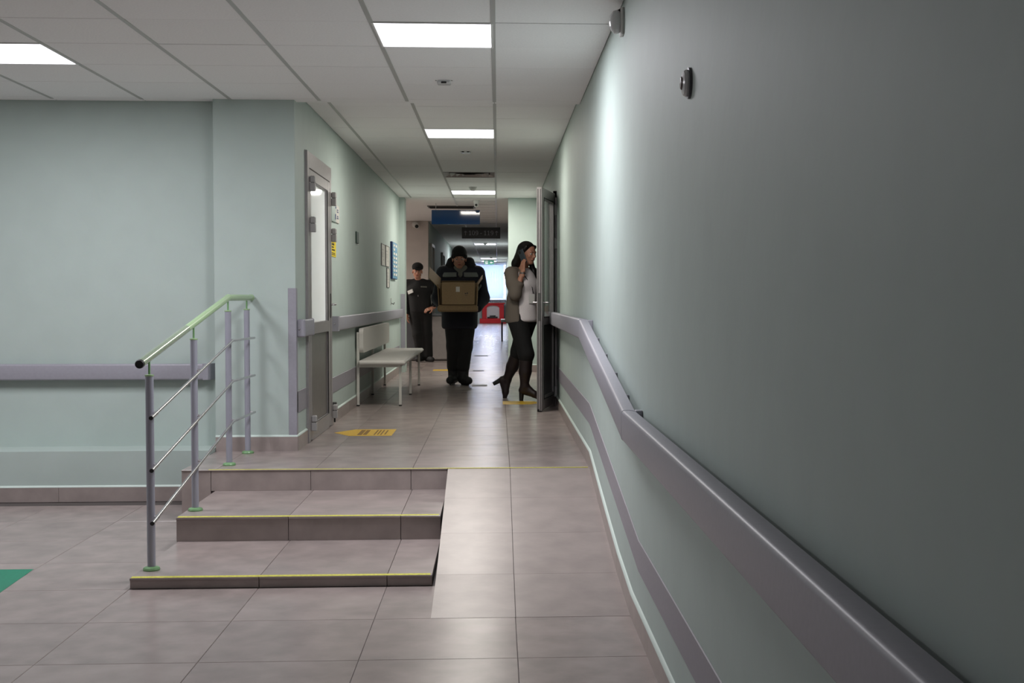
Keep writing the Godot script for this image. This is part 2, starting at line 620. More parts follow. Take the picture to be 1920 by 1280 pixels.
	var side = [Vector2(5.33, -0.003)]
	for r in RAMP: side.append(Vector2(-r[0], r[1] - 0.004))
	side.append(Vector2(7.775, -0.003))
	# core of the ramp: outline in (z, y), pushed out along x
	put("core", prism(side, 0.87, Vector3(-0.29, 0, 0), Basis(Vector3(0, 0, -1), Vector3(0, 1, 0), Vector3(1, 0, 0))), M.grout, rp)

func grid_ceiling(parent, xs, zs, y, skip, rng):
	# mineral tiles between grid bars; skip holds [x, z] centres of the lamps
	var made = {}
	for i in xs.size() - 1:
		for j in zs.size() - 1:
			var x0 = minf(xs[i], xs[i + 1])
			var x1 = maxf(xs[i], xs[i + 1])
			var z0 = minf(zs[j], zs[j + 1])
			var z1 = maxf(zs[j], zs[j + 1])
			var c = Vector3((x0 + x1) * 0.5, y, (z0 + z1) * 0.5)
			var lamp = false
			for s in skip:
				if absf(s.x - c.x) < 0.2 and absf(s.y - c.z) < 0.2: lamp = true
			if lamp: continue
			var key = "%d %d" % [roundi((x1 - x0) * 1000), roundi((z1 - z0) * 1000)]
			if not made.has(key): made[key] = box(Vector3(x1 - x0 - 0.006, 0.014, z1 - z0 - 0.005), 0.002)
			var o = put("ceiling_tile", made[key], [M.ceil, M.ceil2][rng.randi() % 2], parent, c + Vector3(0, 0.006 + rng.randf_range(-0.0012, 0.0012), 0))
			o.rotation.x = rng.randf_range(-0.0012, 0.0012)

func make_ceilings():
	var rng = RandomNumberGenerator.new()
	rng.seed = 9
	var c = struct("ceiling", "suspended ceiling of white tiles over the lower hall")
	var xs = [XR]
	for k in 12: xs.append(-0.02 - TILE * k)
	xs.append(-7.0)
	var zs = [-8.82]
	for k in range(-4, 13): zs.append(-6.24 + TILE * k)
	grid_ceiling(c, xs, zs, CEIL_N, [Vector2(-0.3225, -6.5425), Vector2(-2.7425, -7.1475), Vector2(-5.1625, -6.5425), Vector2(-2.7425, -2.9125)], rng)
	for k in 12: put("grid_bar", span(Vector3(-0.02 - TILE * k - 0.012, CEIL_N - 0.004, -8.73), Vector3(-0.02 - TILE * k + 0.012, CEIL_N + 0.004, 1.0), 0.001), M.bar, c)
	for k in range(-4, 13): put("grid_bar", span(Vector3(-7.0, CEIL_N + 0.002, -6.24 + TILE * k - 0.004), Vector3(XR, CEIL_N + 0.004, -6.24 + TILE * k + 0.004)), M.plenum, c)
	put("slab", span(Vector3(-7.3, CEIL_N + 0.1, -8.9), Vector3(0.9, CEIL_N + 0.35, 4.3)), M.plenum, c)
	put("rear_board", span(Vector3(-7.0, CEIL_N, 1.0), Vector3(XR, CEIL_N + 0.02, 4.1)), M.ceil, c)
	put("edge_board", span(Vector3(XL, CEIL_N, -8.74), Vector3(XR, CEIL_F + 0.03, -8.725)), M.ceil, c)
	# corridor
	var f = struct("ceiling_corridor", "suspended ceiling of white tiles along the corridor")
	xs = [XR, -0.02, -0.625, -1.23, XL]
	zs = [-8.742]
	for k in 16:
		var z = -9.385 - TILE * k + 0.0
		if z < -17.86: break
		zs.append(z)
	zs.append(-17.86)
	grid_ceiling(f, xs, zs, CEIL_F, [Vector2(-0.3225, -10.8975), Vector2(-0.3225, -16.9475), Vector2(-0.3225, -14.5275)], rng)
	for k in 3: put("grid_bar", span(Vector3(-0.02 - TILE * k - 0.012, CEIL_F - 0.004, -17.86), Vector3(-0.02 - TILE * k + 0.012, CEIL_F + 0.004, -8.74), 0.001), M.bar, f)
	for z in zs: put("grid_bar", span(Vector3(XL, CEIL_F + 0.002, z - 0.004), Vector3(XR, CEIL_F + 0.004, z + 0.004)), M.plenum, f)
	put("slab", span(Vector3(XL - 0.2, CEIL_F + 0.1, -17.9), Vector3(0.9, CEIL_F + 0.35, -8.7)), M.plenum, f)
	# lobby and far passage
	var g = struct("ceiling_lobby", "dim suspended ceiling over the lobby and the far passage")
	put("board", span(Vector3(-6.0, CEIL_F, -53.2), Vector3(3.0, CEIL_F + 0.3, -17.9)), M.ceil2, g)
	for x in [-0.02, -0.625]: put("grid_bar", span(Vector3(x - 0.012, CEIL_F - 0.006, -53.0), Vector3(x + 0.012, CEIL_F - 0.0002, -17.9)), M.bar_white, g)
	for k in 58:
		var z = -17.95 - TILE * k
		put("grid_bar", span(Vector3(-0.61, CEIL_F - 0.005, z - 0.01), Vector3(-0.035, CEIL_F - 0.0002, z + 0.01)), M.bar_white, g)

# baseboard of tiles following the floor along a wall: pts are (distance, floor height) pairs
func base_run(parent, pts, to3, out: Vector3, h = 0.1):
	for i in pts.size() - 1:
		var a = pts[i]
		var b = pts[i + 1]
		var n = maxi(1, roundi(absf(b.x - a.x) / 0.6))
		for k in n:
			var p = a.lerp(b, float(k) / n)
			var q = a.lerp(b, float(k + 1) / n)
			var d = (q - p).normalized() * 0.001
			p += d
			q -= d
			var st = mb()
			var P = to3.call(p)
			var Q = to3.call(q)
			var u = Vector3(0, h, 0)
			var t = out * 0.012
			quad(st, P + t, Q + t, Q + t + u, P + t + u, out)
			quad(st, P + u, Q + u, Q + t + u, P + t + u, Vector3.UP)
			var dir = (Q - P).normalized()
			quad(st, P, P + t, P + t + u, P + u, -dir)
			quad(st, Q, Q + t, Q + t + u, Q + u, dir)
			quad(st, P, Q, Q + t, P + t, Vector3.DOWN)
			put("baseboard_tile", st.commit(), M.riser, parent)
		# light sealing bead along the top edge
		var A = to3.call(a) + Vector3(0, h, 0)
		var E = to3.call(b) + Vector3(0, h, 0)
		var bead = [Vector2(0, -0.001), Vector2(0.0125, -0.001), Vector2(0.0125, 0.003), Vector2(0.004, 0.011), Vector2(0, 0.012)]
		put("edge_bead", sweep(bead, A, E, out), M.bead, parent)

func make_walls():
	wall("wall_right", Vector3(XR, -0.2, -12.30), Vector3(XR + 0.25, 3.1, 4.2), M.wall, "long mint-green wall on the right with a handrail")
	wall("wall_right", Vector3(XR, 2.43, -13.40), Vector3(XR + 0.25, 3.1, -12.30), M.wall, "mint-green wall above the open door on the right")
	wall("wall_right", Vector3(XR, -0.2, -17.85), Vector3(XR + 0.25, 3.1, -13.40), M.wall, "mint-green wall on the right beyond the open door")
	# left corridor wall with its end towards the hall (pillar)
	wall("wall_pillar", Vector3(-1.955, 0.0, -9.16), Vector3(XL, 3.1, ZP), M.wall, "mint-green wall end beside the steps")
	wall("wall_left", Vector3(XL - 0.25, 2.46, -10.46), Vector3(XL, 3.1, -9.16), M.wall, "mint-green wall above the closed door on the left")
	wall("wall_left", Vector3(XL - 0.25, 0.0, -17.85), Vector3(XL, 3.1, -10.46), M.wall, "mint-green corridor wall behind the white bench")
	wall("wall_alcove", Vector3(-7.2, -0.2, ZA - 0.25), Vector3(-1.955, 3.1, ZA), M.wall, "mint-green wall of the hall left of the steps")
	wall("wall_plinth", Vector3(-7.2, 0.0, ZA), Vector3(-1.957, 0.342, -8.53), M.wall, "low mint-green ledge along the foot of the hall wall")
	wall("wall_side", Vector3(-7.25, -0.2, -8.9), Vector3(-7.0, 3.1, 4.2), M.wall, "mint-green side wall of the hall")
	wall("wall_rear", Vector3(-7.2, -0.2, 4.0), Vector3(0.9, 3.1, 4.25), M.wall, "mint-green rear wall of the hall")
	# pilasters at the end of the corridor
	wall("wall_pilaster_left", Vector3(XL - 0.25, 0.0, ZE - 0.35), Vector3(-1.325, 3.1, ZE), M.wall, "narrow mint-green pilaster at the end of the left wall")
	wall("wall_pilaster_right", Vector3(0.155, 0.0, ZE - 0.35), Vector3(XR + 0.25, 3.1, ZE), M.wall, "mint-green pilaster behind the open door")
	# lobby
	wall("wall_lobby", Vector3(-6.2, 0.0, -23.55), Vector3(-1.29, 3.1, -23.3), M.beige, "beige wall behind the guard")
	wall("wall_lobby_side", Vector3(-6.25, 0.0, -23.4), Vector3(-6.0, 3.1, -17.7), M.beige, "beige side wall of the lobby")
	wall("wall_lobby_front", Vector3(-6.2, 0.0, ZE - 0.25), Vector3(XL - 0.25, 3.1, ZE), M.beige, "beige front wall of the lobby")
	wall("wall_lobby_right", Vector3(0.6, 0.0, -23.4), Vector3(0.85, 3.1, ZE - 0.35), M.wall, "mint-green right wall of the lobby")
	wall("wall_passage_left", Vector3(-1.54, 0.0, -53.2), Vector3(-1.29, 3.1, -23.55), M.wall, "mint-green left wall of the far passage")
	wall("wall_passage_right", Vector3(0.37, 0.0, -53.2), Vector3(0.85, 3.1, -23.4), M.wall, "mint-green right wall of the far passage")
	# end wall with the window opening
	wall("wall_end", Vector3(-1.3, 0.0, -53.0), Vector3(0.4, 1.30, -52.75), M.wall, "wall under the bright window at the passage end")
	# baseboards
	var br = struct("baseboard_right", "grey-brown tile baseboard climbing along the right wall")
	var pts = [Vector2(3.9, 0), Vector2(-5.33, 0)]
	for i in range(1, 5): pts.append(Vector2(RAMP[i][0], RAMP[i][1]))
	pts.append(Vector2(-12.28, UP_Y))
	base_run(br, pts, func(p): return Vector3(XR, p.y, p.x), Vector3.LEFT, 0.095)
	base_run(br, [Vector2(-13.45, UP_Y), Vector2(-17.84, UP_Y)], func(p): return Vector3(XR, p.y, p.x), Vector3.LEFT, 0.095)
	var bl = struct("baseboard_left", "grey-brown tile baseboard along the left corridor wall")
	base_run(bl, [Vector2(-8.71, UP_Y), Vector2(-9.15, UP_Y)], func(p): return Vector3(XL, p.y, p.x), Vector3.RIGHT)
	base_run(bl, [Vector2(-10.49, UP_Y), Vector2(-17.84, UP_Y)], func(p): return Vector3(XL, p.y, p.x), Vector3.RIGHT)
	var bp = struct("baseboard_pillar", "grey-brown tile baseboard round the wall end by the steps")
	base_run(bp, [Vector2(-1.955, UP_Y), Vector2(-1.73, UP_Y)], func(p): return Vector3(p.x, p.y, ZP), Vector3.BACK)
	base_run(bp, [Vector2(-1.73, UP_Y), Vector2(-1.39, UP_Y)], func(p): return Vector3(p.x, p.y, ZP), Vector3.BACK)
	var ba = struct("baseboard_alcove", "grey-brown tile baseboard under the ledge of the hall wall")
	base_run(ba, [Vector2(-6.96, 0), Vector2(-2.965, 0)], func(p): return Vector3(p.x, p.y, -8.53), Vector3.BACK, 0.099)
	base_run(ba, [Vector2(-2.965, 0), Vector2(-2.36, 0), Vector2(-1.957, 0)], func(p): return Vector3(p.x, p.y, -8.53), Vector3.BACK, 0.099)
	var bz = struct("baseboard_pilaster", "grey-brown tile baseboard on the pilaster behind the open door")
	base_run(bz, [Vector2(0.155, UP_Y), Vector2(XR, UP_Y)], func(p): return Vector3(p.x, p.y, ZE), Vector3.BACK)

func make_end_window():
	# window at the end of the passage: frame, pane, vertical blind
	var w = struct("window_1", "bright window with white vertical blinds at the passage end")
	var x0 = -1.29
	var x1 = 0.37
	var y0 = 1.30
	var y1 = CEIL_F
	var st = mb()
	for x in [x0 + 0.03, (x0 + x1) * 0.5, x1 - 0.03]: add_box(st, Vector3(x, (y0 + y1) * 0.5, -52.86), Vector3(0.06, y1 - y0, 0.07), 0.004)
	for y in [y0 + 0.03, y1 - 0.03]: add_box(st, Vector3((x0 + x1) * 0.5, y, -52.86), Vector3(x1 - x0, 0.06, 0.066), 0.004)
	put("frame", st.commit(), M.white, w)
	put("pane", span(Vector3(x0 + 0.06, y0 + 0.06, -52.865), Vector3(x1 - 0.06, y1 - 0.06, -52.859)), M.glass, w)
	put("sill", span(Vector3(x0, y0 - 0.03, -52.76), Vector3(x1, y0, -52.60), 0.006), M.white, w)
	var n = 14
	for k in n:
		var x = lerpf(x0 + 0.06, x1 - 0.10, (k + 0.5) / n)
		put("blind_slat", box(Vector3(0.118, y1 - y0 - 0.06, 0.002)), M.blind, w, Vector3(x, (y0 + y1) * 0.5 + 0.02, -52.68), Vector3(0, 0.12, 0))
	put("blind_rail", span(Vector3(x0, y1 - 0.03, -52.72), Vector3(x1, y1 - 0.002, -52.66)), M.white, w)

# ---------------------------------------------------------------- rails and guards on the walls
func rail_profile(t, h, gap):
	# x = out of the wall, y = up, 0 at the top; rounded front edges
	var p = []
	var r = minf(t * 0.45, 0.013)
	p.append(Vector2(gap, -h + r * 0.3))
	p.append(Vector2(gap + t * 0.4, -h))
	for k in 4:
		var a = -PI / 2 + PI / 2 * k / 3.0
		p.append(Vector2(gap + t - r + r * cos(a), -h + r + r * sin(a)))
	for k in 4:
		var a = PI / 2 * k / 3.0
		p.append(Vector2(gap + t - r + r * cos(a), -r + r * sin(a)))
	p.append(Vector2(gap + t * 0.4, 0))
	p.append(Vector2(gap, -r * 0.3))
	return p

func make_rails():
	var prof = rail_profile(0.056, 0.122, 0.03)
	var t = thing("wall_handrail", "long grey-lilac handrail that bends down along the ramp on the right wall", "handrail", Vector3(XR, 0, -7.0))
	var o = Vector3(0, 0, 7.0)
	var knots = [Vector3(0, 0.925, 3.0), Vector3(0, 0.925, -5.0), Vector3(0, 1.248, -7.66), Vector3(0, 1.245, -12.22)]
	for i in 3: put("rail", sweep(prof, knots[i] + o, knots[i + 1] + o, Vector3.LEFT), M.vinyl, t)
	# joint collars and the plates that tie the bends to the wall
	var fat = rail_profile(0.0575, 0.125, 0.029)
	for i in [1, 2]:
		var k = knots[i] + o
		put("joint", sweep(fat, k + Vector3(0, 0.0015, 0.007), k + Vector3(0, 0.0015, -0.007), Vector3.LEFT), M.vinyl, t)
		var q = k + (Vector3(-0.015, -0.047, 0.0) if i == 1 else Vector3(-0.015, -0.052, 0.05))
		put("return_plate", box(Vector3(0.03, 0.095, 0.05 if i == 1 else 0.03), 0.003), M.vinyl, t, q)
	var spots = []
	for z in [-5.5, -6.05, -6.6, -7.15]: spots.append(z)
	for z in [-8.4, -9.4, -10.4, -11.4, -12.1, -4.2, -3.3, -2.4, -1.5, -0.6, 0.3, 1.2]: spots.append(z)
	for z in spots:
		var y = 0.925
		if z < -7.66: y = 1.246
		elif z < -5.0: y = lerpf(0.925, 1.248, (z + 5.0) / -2.66)
		var drop = 0.072 if z < -5.0 and z > -7.66 else 0.085
		put("bracket", box(Vector3(0.03, 0.07, 0.02), 0.003), M.vinyl, t, Vector3(-0.015, y - drop, z) + o)
	# scuff strip under it
	var s = thing("scuff_strip", "flat grey-lilac scuff strip low along the right wall", "wall strip", Vector3(XR, 0, -7.0))
	var k2 = [Vector3(0, 0.245, 3.0), Vector3(0, 0.245, -5.1), Vector3(0, 0.58, -7.85), Vector3(0, 0.585, -12.28)]
	var flat = [Vector2(0.0005, 0), Vector2(0.004, 0.002), Vector2(0.004, 0.128), Vector2(0.0005, 0.13)]
	for i in 3: put("strip", sweep(flat, k2[i] + o, k2[i + 1] + o, Vector3.LEFT), M.strip, s)
	# left corridor wall
	var lp = rail_profile(0.03, 0.122, 0.027)
	var l = thing("wall_handrail", "straight grey handrail above the white bench on the corridor wall", "handrail", Vector3(XL, 0, -13.0))
	put("rail", sweep(lp, Vector3(0, 1.222, 2.40), Vector3(0, 1.222, -4.80), Vector3.RIGHT), M.vinyl, l)
	put("end_cap", prism([Vector2(0, 0), Vector2(0.058, 0.03), Vector2(0.062, 0.045), Vector2(0.062, 0.09), Vector2(0, 0.09)], 0.126, Vector3(0, 1.224, 2.47), Basis(Vector3(1, 0, 0), Vector3(0, 0, -1), Vector3(0, -1, 0)) ), M.vinyl, l)
	put("screw", lathe([Vector2(0.008, 0), Vector2(0.007, 0.004), Vector2(0, 0.005)], 10, Basis(Vector3.RIGHT, PI / 2)), M.chrome, l, Vector3(0.03, 1.16, 2.455))
	for z in [1.6, 0.4, -0.8, -2.0, -3.2, -4.4]: put("bracket", box(Vector3(0.027, 0.07, 0.03), 0.003), M.vinyl_dark, l, Vector3(0.0135, 1.16, z))
	var l2 = thing("wall_handrail", "short piece of grey handrail between the wall corner and the closed door", "handrail", Vector3(XL, 0, -9.0))
	put("rail", sweep(lp, Vector3(0, 1.228, 0.235), Vector3(0, 1.228, -0.17), Vector3.RIGHT), M.vinyl, l2)
	put("end_cap", box(Vector3(0.060, 0.126, 0.03), 0.01), M.vinyl, l2, Vector3(0.030, 1.167, 0.245))
	put("end_cap", box(Vector3(0.060, 0.126, 0.02), 0.008), M.vinyl, l2, Vector3(0.030, 1.167, -0.175))
	put("screw", lathe([Vector2(0.008, 0), Vector2(0.007, 0.004), Vector2(0, 0.005)], 10, Basis(Vector3.RIGHT, PI / 2)), M.chrome, l2, Vector3(0.02, 1.16, 0.26))
	var ls = thing("scuff_strip", "flat grey-lilac scuff strip low on the wall behind the bench", "wall strip", Vector3(XL, 0, -13.0))
	put("strip", sweep(flat, Vector3(0, 0.572, 2.51), Vector3(0, 0.572, -4.82), Vector3.RIGHT), M.strip, ls)
	var ls2 = thing("scuff_strip", "short scuff strip between the wall corner and the closed door", "wall strip", Vector3(XL, 0, -9.0))
	put("strip", sweep([Vector2(0, 0), Vector2(0.004, 0.002), Vector2(0.004, 0.15), Vector2(0, 0.152)], Vector3(0, 0.575, 0.27), Vector3(0, 0.575, -0.155), Vector3.RIGHT), M.strip, ls2)
	# hall wall
	var ap = rail_profile(0.04, 0.113, 0.035)
	var a = thing("wall_handrail", "grey-lilac bumper rail on the hall wall left of the steps", "handrail", Vector3(-4.5, 0, ZA))
	put("rail", sweep(ap, Vector3(-2.4, 0.922, 0), Vector3(2.45, 0.922, 0), Vector3.BACK), M.vinyl, a)
	put("end_cap", prism([Vector2(0, 0), Vector2(0, 0.076), Vector2(0.035, 0.066), Vector2(0.07, 0.0)], 0.113, Vector3(2.45, 0.922, 0), Basis(Vector3(1, 0, 0), Vector3(0, 0, 1), Vector3(0, -1, 0))), M.vinyl, a)
	for x in [-2.0, -1.0, 0.0, 1.0, 2.0]: put("bracket", box(Vector3(0.03, 0.07, 0.035), 0.003), M.vinyl_dark, a, Vector3(x, 0.866, 0.0175))
	# corner guards
	var g = thing("corner_guard", "tall grey plastic corner guard on the wall end by the steps", "corner guard", Vector3(XL, UP_Y + 0.1, ZP))
	put("front_leaf", box(Vector3(0.056, 1.03, 0.004), 0.0015, Vector3(-0.024, 0.517, 0.002)), M.vinyl, g)
	put("side_leaf", box(Vector3(0.004, 1.03, 0.056), 0.0015, Vector3(0.002, 0.517, -0.026)), M.vinyl, g)
	var g2 = thing("corner_guard", "grey plastic corner guard on the narrow pilaster at the corridor end", "corner guard", Vector3(-1.325, UP_Y + 0.1, ZE))
	put("front_leaf", box(Vector3(0.062, 1.02, 0.004), 0.0015, Vector3(-0.026, 0.51, 0.002)), M.vinyl, g2)
	put("side_leaf", box(Vector3(0.004, 1.02, 0.062), 0.0015, Vector3(0.002, 0.51, -0.029)), M.vinyl, g2)

# ---------------------------------------------------------------- stair railing
func make_railing():
	var t = thing("stair_railing", "grey post railing with a pale green handrail along the steps", "railing", Vector3(-1.70, 0, -7.0))
	var o = Vector3(1.70, 0, 7.0)
	var posts = [[-1.690, -6.12, 0.052, 1.005], [-1.700, -7.05, 0.184, 1.150], [-1.708, -7.98, UP_Y, 1.298], [-1.712, -8.59, UP_Y, 1.302]]
	var hz = [[-6.0, 1.066], [-7.95, 1.381], [-8.67, 1.381]]
	for p in posts:
		var b = Vector3(p[0], p[2], p[1]) + o
		var h = p[3] - p[2]
		var po = put("post", lathe([Vector2(0.0195, 0.004), Vector2(0.0195, h - 0.004), Vector2(0.017, h), Vector2(0, h)], 20), M.post, t, b)
		put("flange", lathe([Vector2(0.0, 0.0), Vector2(0.04, 0.0), Vector2(0.041, 0.006), Vector2(0.037, 0.014), Vector2(0.024, 0.018), Vector2(0.0195, 0.019)], 24), M.green_dark, po)
		put("top_ring", lathe([Vector2(0.0198, h - 0.006), Vector2(0.0215, h - 0.004), Vector2(0.0215, h + 0.002), Vector2(0.0, h + 0.004)], 20), M.green, po)
		var z = p[1]
		var y = hz[1][1]
		if z > hz[1][0]: y = lerpf(hz[0][1], hz[1][1], (z - hz[0][0]) / (hz[1][0] - hz[0][0]))
		put("pin", lathe([Vector2(0.0055, h), Vector2(0.0055, y - p[2] - 0.012)], 12), M.green_dark, po)
	var path = []
	for q in hz: path.append(Vector3(-1.70, q[1], q[0]) + o)
	var hr = put("handrail", tube(path, 0.0205, 22), M.green, t)
	var st = mb()
	add_lathe(st, [Vector2(0, -0.0225), Vector2(0.016, -0.016), Vector2(0.0225, 0), Vector2(0.016, 0.016), Vector2(0, 0.0225)], 20, path[1])
	put("elbow", st.commit(), M.green, hr)
	var d = (path[0] - path[1]).normalized()
	put("end_cap", tube([path[0] - d * 0.003, path[0] + d * 0.012, path[0] + d * 0.016], 0.0222, 22, 0.0195), M.black, hr)
	put("chrome_sleeve", tube([path[0], path[0] - d * 0.9], 0.0209, 22), M.chrome_green, hr)
	put("wall_end", tube([path[2] + Vector3(0, 0, 0.006), path[2] - Vector3(0, 0, 0.022)], 0.0225, 20), M.green, hr)
	var rods = [[0.806, 1.112, 1.106], [0.553, 0.857, 0.850], [0.299, 0.604, 0.597]]
	for r in rods:
		var pts = [Vector3(-1.656, r[0], -6.02) + o, Vector3(-1.660, r[1], -7.89) + o, Vector3(-1.664, r[2], -8.60) + o]
		var ro = put("rod", tube(pts, 0.0080, 12), M.chrome, t)
		var e = (pts[0] - pts[1]).normalized()
		put("end_sleeve", tube([pts[0] - e * 0.10, pts[0]], 0.0100, 14), M.chrome, ro)
		put("end_cap", tube([pts[0], pts[0] + e * 0.006], 0.0103, 14), M.black, ro)
		for p in posts:
			var z = p[1] + 7.0
			var at: Vector3
			if z > pts[1].z: at = pts[0].lerp(pts[1], (z - pts[0].z) / (pts[1].z - pts[0].z))
			else: at = pts[1].lerp(pts[2], clampf((z - pts[1].z) / (pts[2].z - pts[1].z), 0, 1))
			put("holder", tube([Vector3(p[0] + 1.70, at.y, z), at + Vector3(0.004, 0, 0)], 0.007, 10), M.chrome, ro)

# ---------------------------------------------------------------- doors
func ring_frame(parent, called, m, w, h, bar, t, at, basis):
	# rectangular frame of four bars in the x-y plane of basis
	var st = mb()
	for s in [-1, 1]:
		add_box(st, at + basis * Vector3(s * (w * 0.5 - bar * 0.5), 0, 0), Vector3(bar, h, t), 0.002, basis)
		add_box(st, at + basis * Vector3(0, s * (h * 0.5 - bar * 0.5), 0), Vector3(w - 2 * bar, bar, t), 0.002, basis)
	return put(called, st.commit(), m, parent)

func hinge_block(parent, at, basis):
	var st = mb()
	add_box(st, at + basis * Vector3(0, 0.028, 0), Vector3(0.045, 0.05, 0.04), 0.008, basis)
	add_box(st, at + basis * Vector3(0, -0.03, 0), Vector3(0.045, 0.062, 0.04), 0.004, basis)
	var h = put("hinge", st.commit(), M.alu_hinge, parent)
	put("hinge_gap", box(Vector3(0.03, 0.006, 0.03)), M.black, h, at)
	return h

func make_doors():
	# closed door on the left wall; local x runs along -z, local z points into the corridor (+x)
	var B = Basis(Vector3(0, 0, -1), Vector3(0, 1, 0), Vector3(1, 0, 0))
	var d = struct("door_1", "closed aluminium door with a frosted pane and a metal lower panel", Vector3(XL, UP_Y, -9.81))
	var W = 1.30
	var H = 2.14
	var st = mb()
	for s in [-1, 1]: add_box(st, B * Vector3(s * (W * 0.5 - 0.045), H * 0.5, -0.03), Vector3(0.09, H, 0.10), 0.003, B)
	add_box(st, B * Vector3(0, H - 0.06, -0.03), Vector3(W - 0.18, 0.12, 0.10), 0.003, B)
	put("frame", st.commit(), M.alu, d)
	var lw = W - 0.19
	var lh = H - 0.135
	var leaf = put("leaf", (func():
		var s2 = mb()
		add_box(s2, B * Vector3(-lw * 0.5 + 0.035, lh * 0.5 + 0.01, -0.01), Vector3(0.07, lh, 0.06), 0.003, B)
		add_box(s2, B * Vector3(lw * 0.5 - 0.06, lh * 0.5 + 0.01, -0.01), Vector3(0.12, lh, 0.06), 0.003, B)
		for q in [[0.06, 0.12], [0.835, 0.09], [lh - 0.03, 0.08]]: add_box(s2, B * Vector3(-0.025, q[0], -0.01), Vector3(lw - 0.19, q[1], 0.06), 0.003, B)
		return s2.commit()).call(), M.alu, d)
	put("pane", box(Vector3(0.004, 1.055, lw - 0.20), 0.0), M.film, leaf, Vector3(-0.006, 1.408, 0.025))
	put("lower_panel", box(Vector3(0.016, 0.665, lw - 0.195), 0.002), M.steel, leaf, Vector3(-0.004, 0.455, 0.025))
	ring_frame(leaf, "gasket", M.black, lw - 0.185, 1.075, 0.010, 0.006, Vector3(0.0165, 1.408, 0.025), B)
	ring_frame(leaf, "gasket", M.black, lw - 0.185, 0.685, 0.009, 0.006, Vector3(0.0165, 0.455, 0.025), B)
	put("door_gap", box(Vector3(0.003, lh - 0.12, 0.008)), M.black, d, Vector3(0.0195, lh * 0.5 + 0.02, -lw * 0.5 - 0.002))
	for y in [1.91, 1.61, 0.14]:
		hinge_block(d, Vector3(0.04, y, 0.53), B)
		hinge_block(d, Vector3(0.04, y - 0.02, -0.66), B)
	var hd = put("handle", tube([Vector3(0.02, 1.01, -0.545), Vector3(0.065, 1.01, -0.545)], 0.009, 12), M.chrome, d)
	put("lever", tube([Vector3(0.062, 1.01, -0.552), Vector3(0.062, 1.01, -0.43)], 0.008, 12), M.chrome, hd)
	put("lock_plate", box(Vector3(0.008, 0.20, 0.03), 0.002), M.alu_dark, d, Vector3(0.023, 1.0, -0.545))
	put("floor_bolt", box(Vector3(0.035, 0.10, 0.035), 0.004), M.alu_dark, d, Vector3(0.03, 0.14, -0.70))
	put("bolt_rod", tube([Vector3(0.03, 0.02, -0.70), Vector3(0.03, 0.1, -0.70)], 0.008, 10), M.black, d)
	# the lit room behind its frosted pane
	wall("wall_ward", Vector3(-4.2, 0.115, -12.6), Vector3(-1.65, UP_Y, -9.16), M.slab, "floor of the room behind the closed door")
	wall("wall_ward", Vector3(-4.4, UP_Y, -12.6), Vector3(-4.2, 3.1, -9.07), M.wall, "back wall of the room behind the closed door")
	wall("wall_ward", Vector3(-4.4, UP_Y, -12.8), Vector3(-1.65, 3.1, -12.6), M.wall, "far wall of the room behind the closed door")
	wall("ceiling_ward", Vector3(-4.4, 2.85, -12.8), Vector3(-1.65, 3.1, -9.07), M.ceil, "ceiling of the room behind the closed door")
	put("sill", span(Vector3(-0.25, -0.1, -0.65), Vector3(-0.03, 0.004, 0.65)), M.alu_dark, d)
	# open door on the right wall
	var r = struct("door_2", "open aluminium glazed door swung out along the right wall", Vector3(XR, UP_Y, -12.30))
	st = mb()
	for z in [-0.035, -1.065]: add_box(st, Vector3(0.02, 1.06, z), Vector3(0.11, 2.12, 0.07), 0.003)
	add_box(st, Vector3(0.02, 2.085, -0.55), Vector3(0.11, 0.07, 1.1), 0.003)
	put("frame", st.commit(), M.alu, r)
	put("threshold", span(Vector3(-0.02, 0.0, -1.03), Vector3(0.2, 0.008, -0.07)), M.alu_dark, r)
	# leaf from hinge to free edge
	var hinge = Vector3(-0.035, 0, -0.02)
	var free = Vector3(-0.197, 0, 0.735)
	var u = (free - hinge).normalized()
	var nrm = Vector3(u.z, 0, -u.x)     # towards the wall side
	var LB = Basis(u, Vector3.UP, u.cross(Vector3.UP))
	var L = (free - hinge).length()
	var mid = (hinge + free) * 0.5
	var lt = 2.085
	var leaf2 = put("leaf", (func():
		var s2 = mb()
		for s in [-1, 1]: add_box(s2, mid + u * s * (L * 0.5 - 0.055) + Vector3(0, lt * 0.5 + 0.008, 0), Vector3(0.11, lt, 0.05), 0.004, LB)
		for q in [[0.075, 0.13], [0.84, 0.09], [lt - 0.05, 0.10]]: add_box(s2, mid + Vector3(0, q[0] + 0.006, 0), Vector3(L - 0.22, q[1], 0.05), 0.003, LB)
		return s2.commit()).call(), M.alu, r)
	var add_panel = func(called, y, h, t, m):
		var s3 = mb()
		add_box(s3, mid + Vector3(0, y, 0), Vector3(L - 0.21, h, t), 0.0, LB)
		put(called, s3.commit(), m, leaf2)
	add_panel.call("pane", 1.44, 1.12, 0.008, M.glass)
	add_panel.call("lower_panel", 0.46, 0.68, 0.018, M.steel)
	for side in [-1, 1]:
		ring_frame(leaf2, "gasket", M.black, L - 0.2, 1.13, 0.010, 0.004, mid + Vector3(0, 1.44, 0) + LB.z * side * 0.0265, LB)
		ring_frame(leaf2, "gasket", M.black, L - 0.2, 0.70, 0.008, 0.004, mid + Vector3(0, 0.46, 0) + LB.z * side * 0.0265, LB)
	var edge = mb()
	for s in [-1, 1]: add_box(edge, free + u * 0.001 + LB.z * s * 0.012 + Vector3(0, lt * 0.5, 0), Vector3(0.004, lt - 0.02, 0.004), 0.0, LB)
	put("edge_groove", edge.commit(), M.black, leaf2)
	var lk = mb()
	add_box(lk, free + Vector3(0, 0.98, 0), Vector3(0.006, 0.26, 0.022), 0.001, LB)
	put("lock_plate", lk.commit(), M.alu_dark, leaf2)
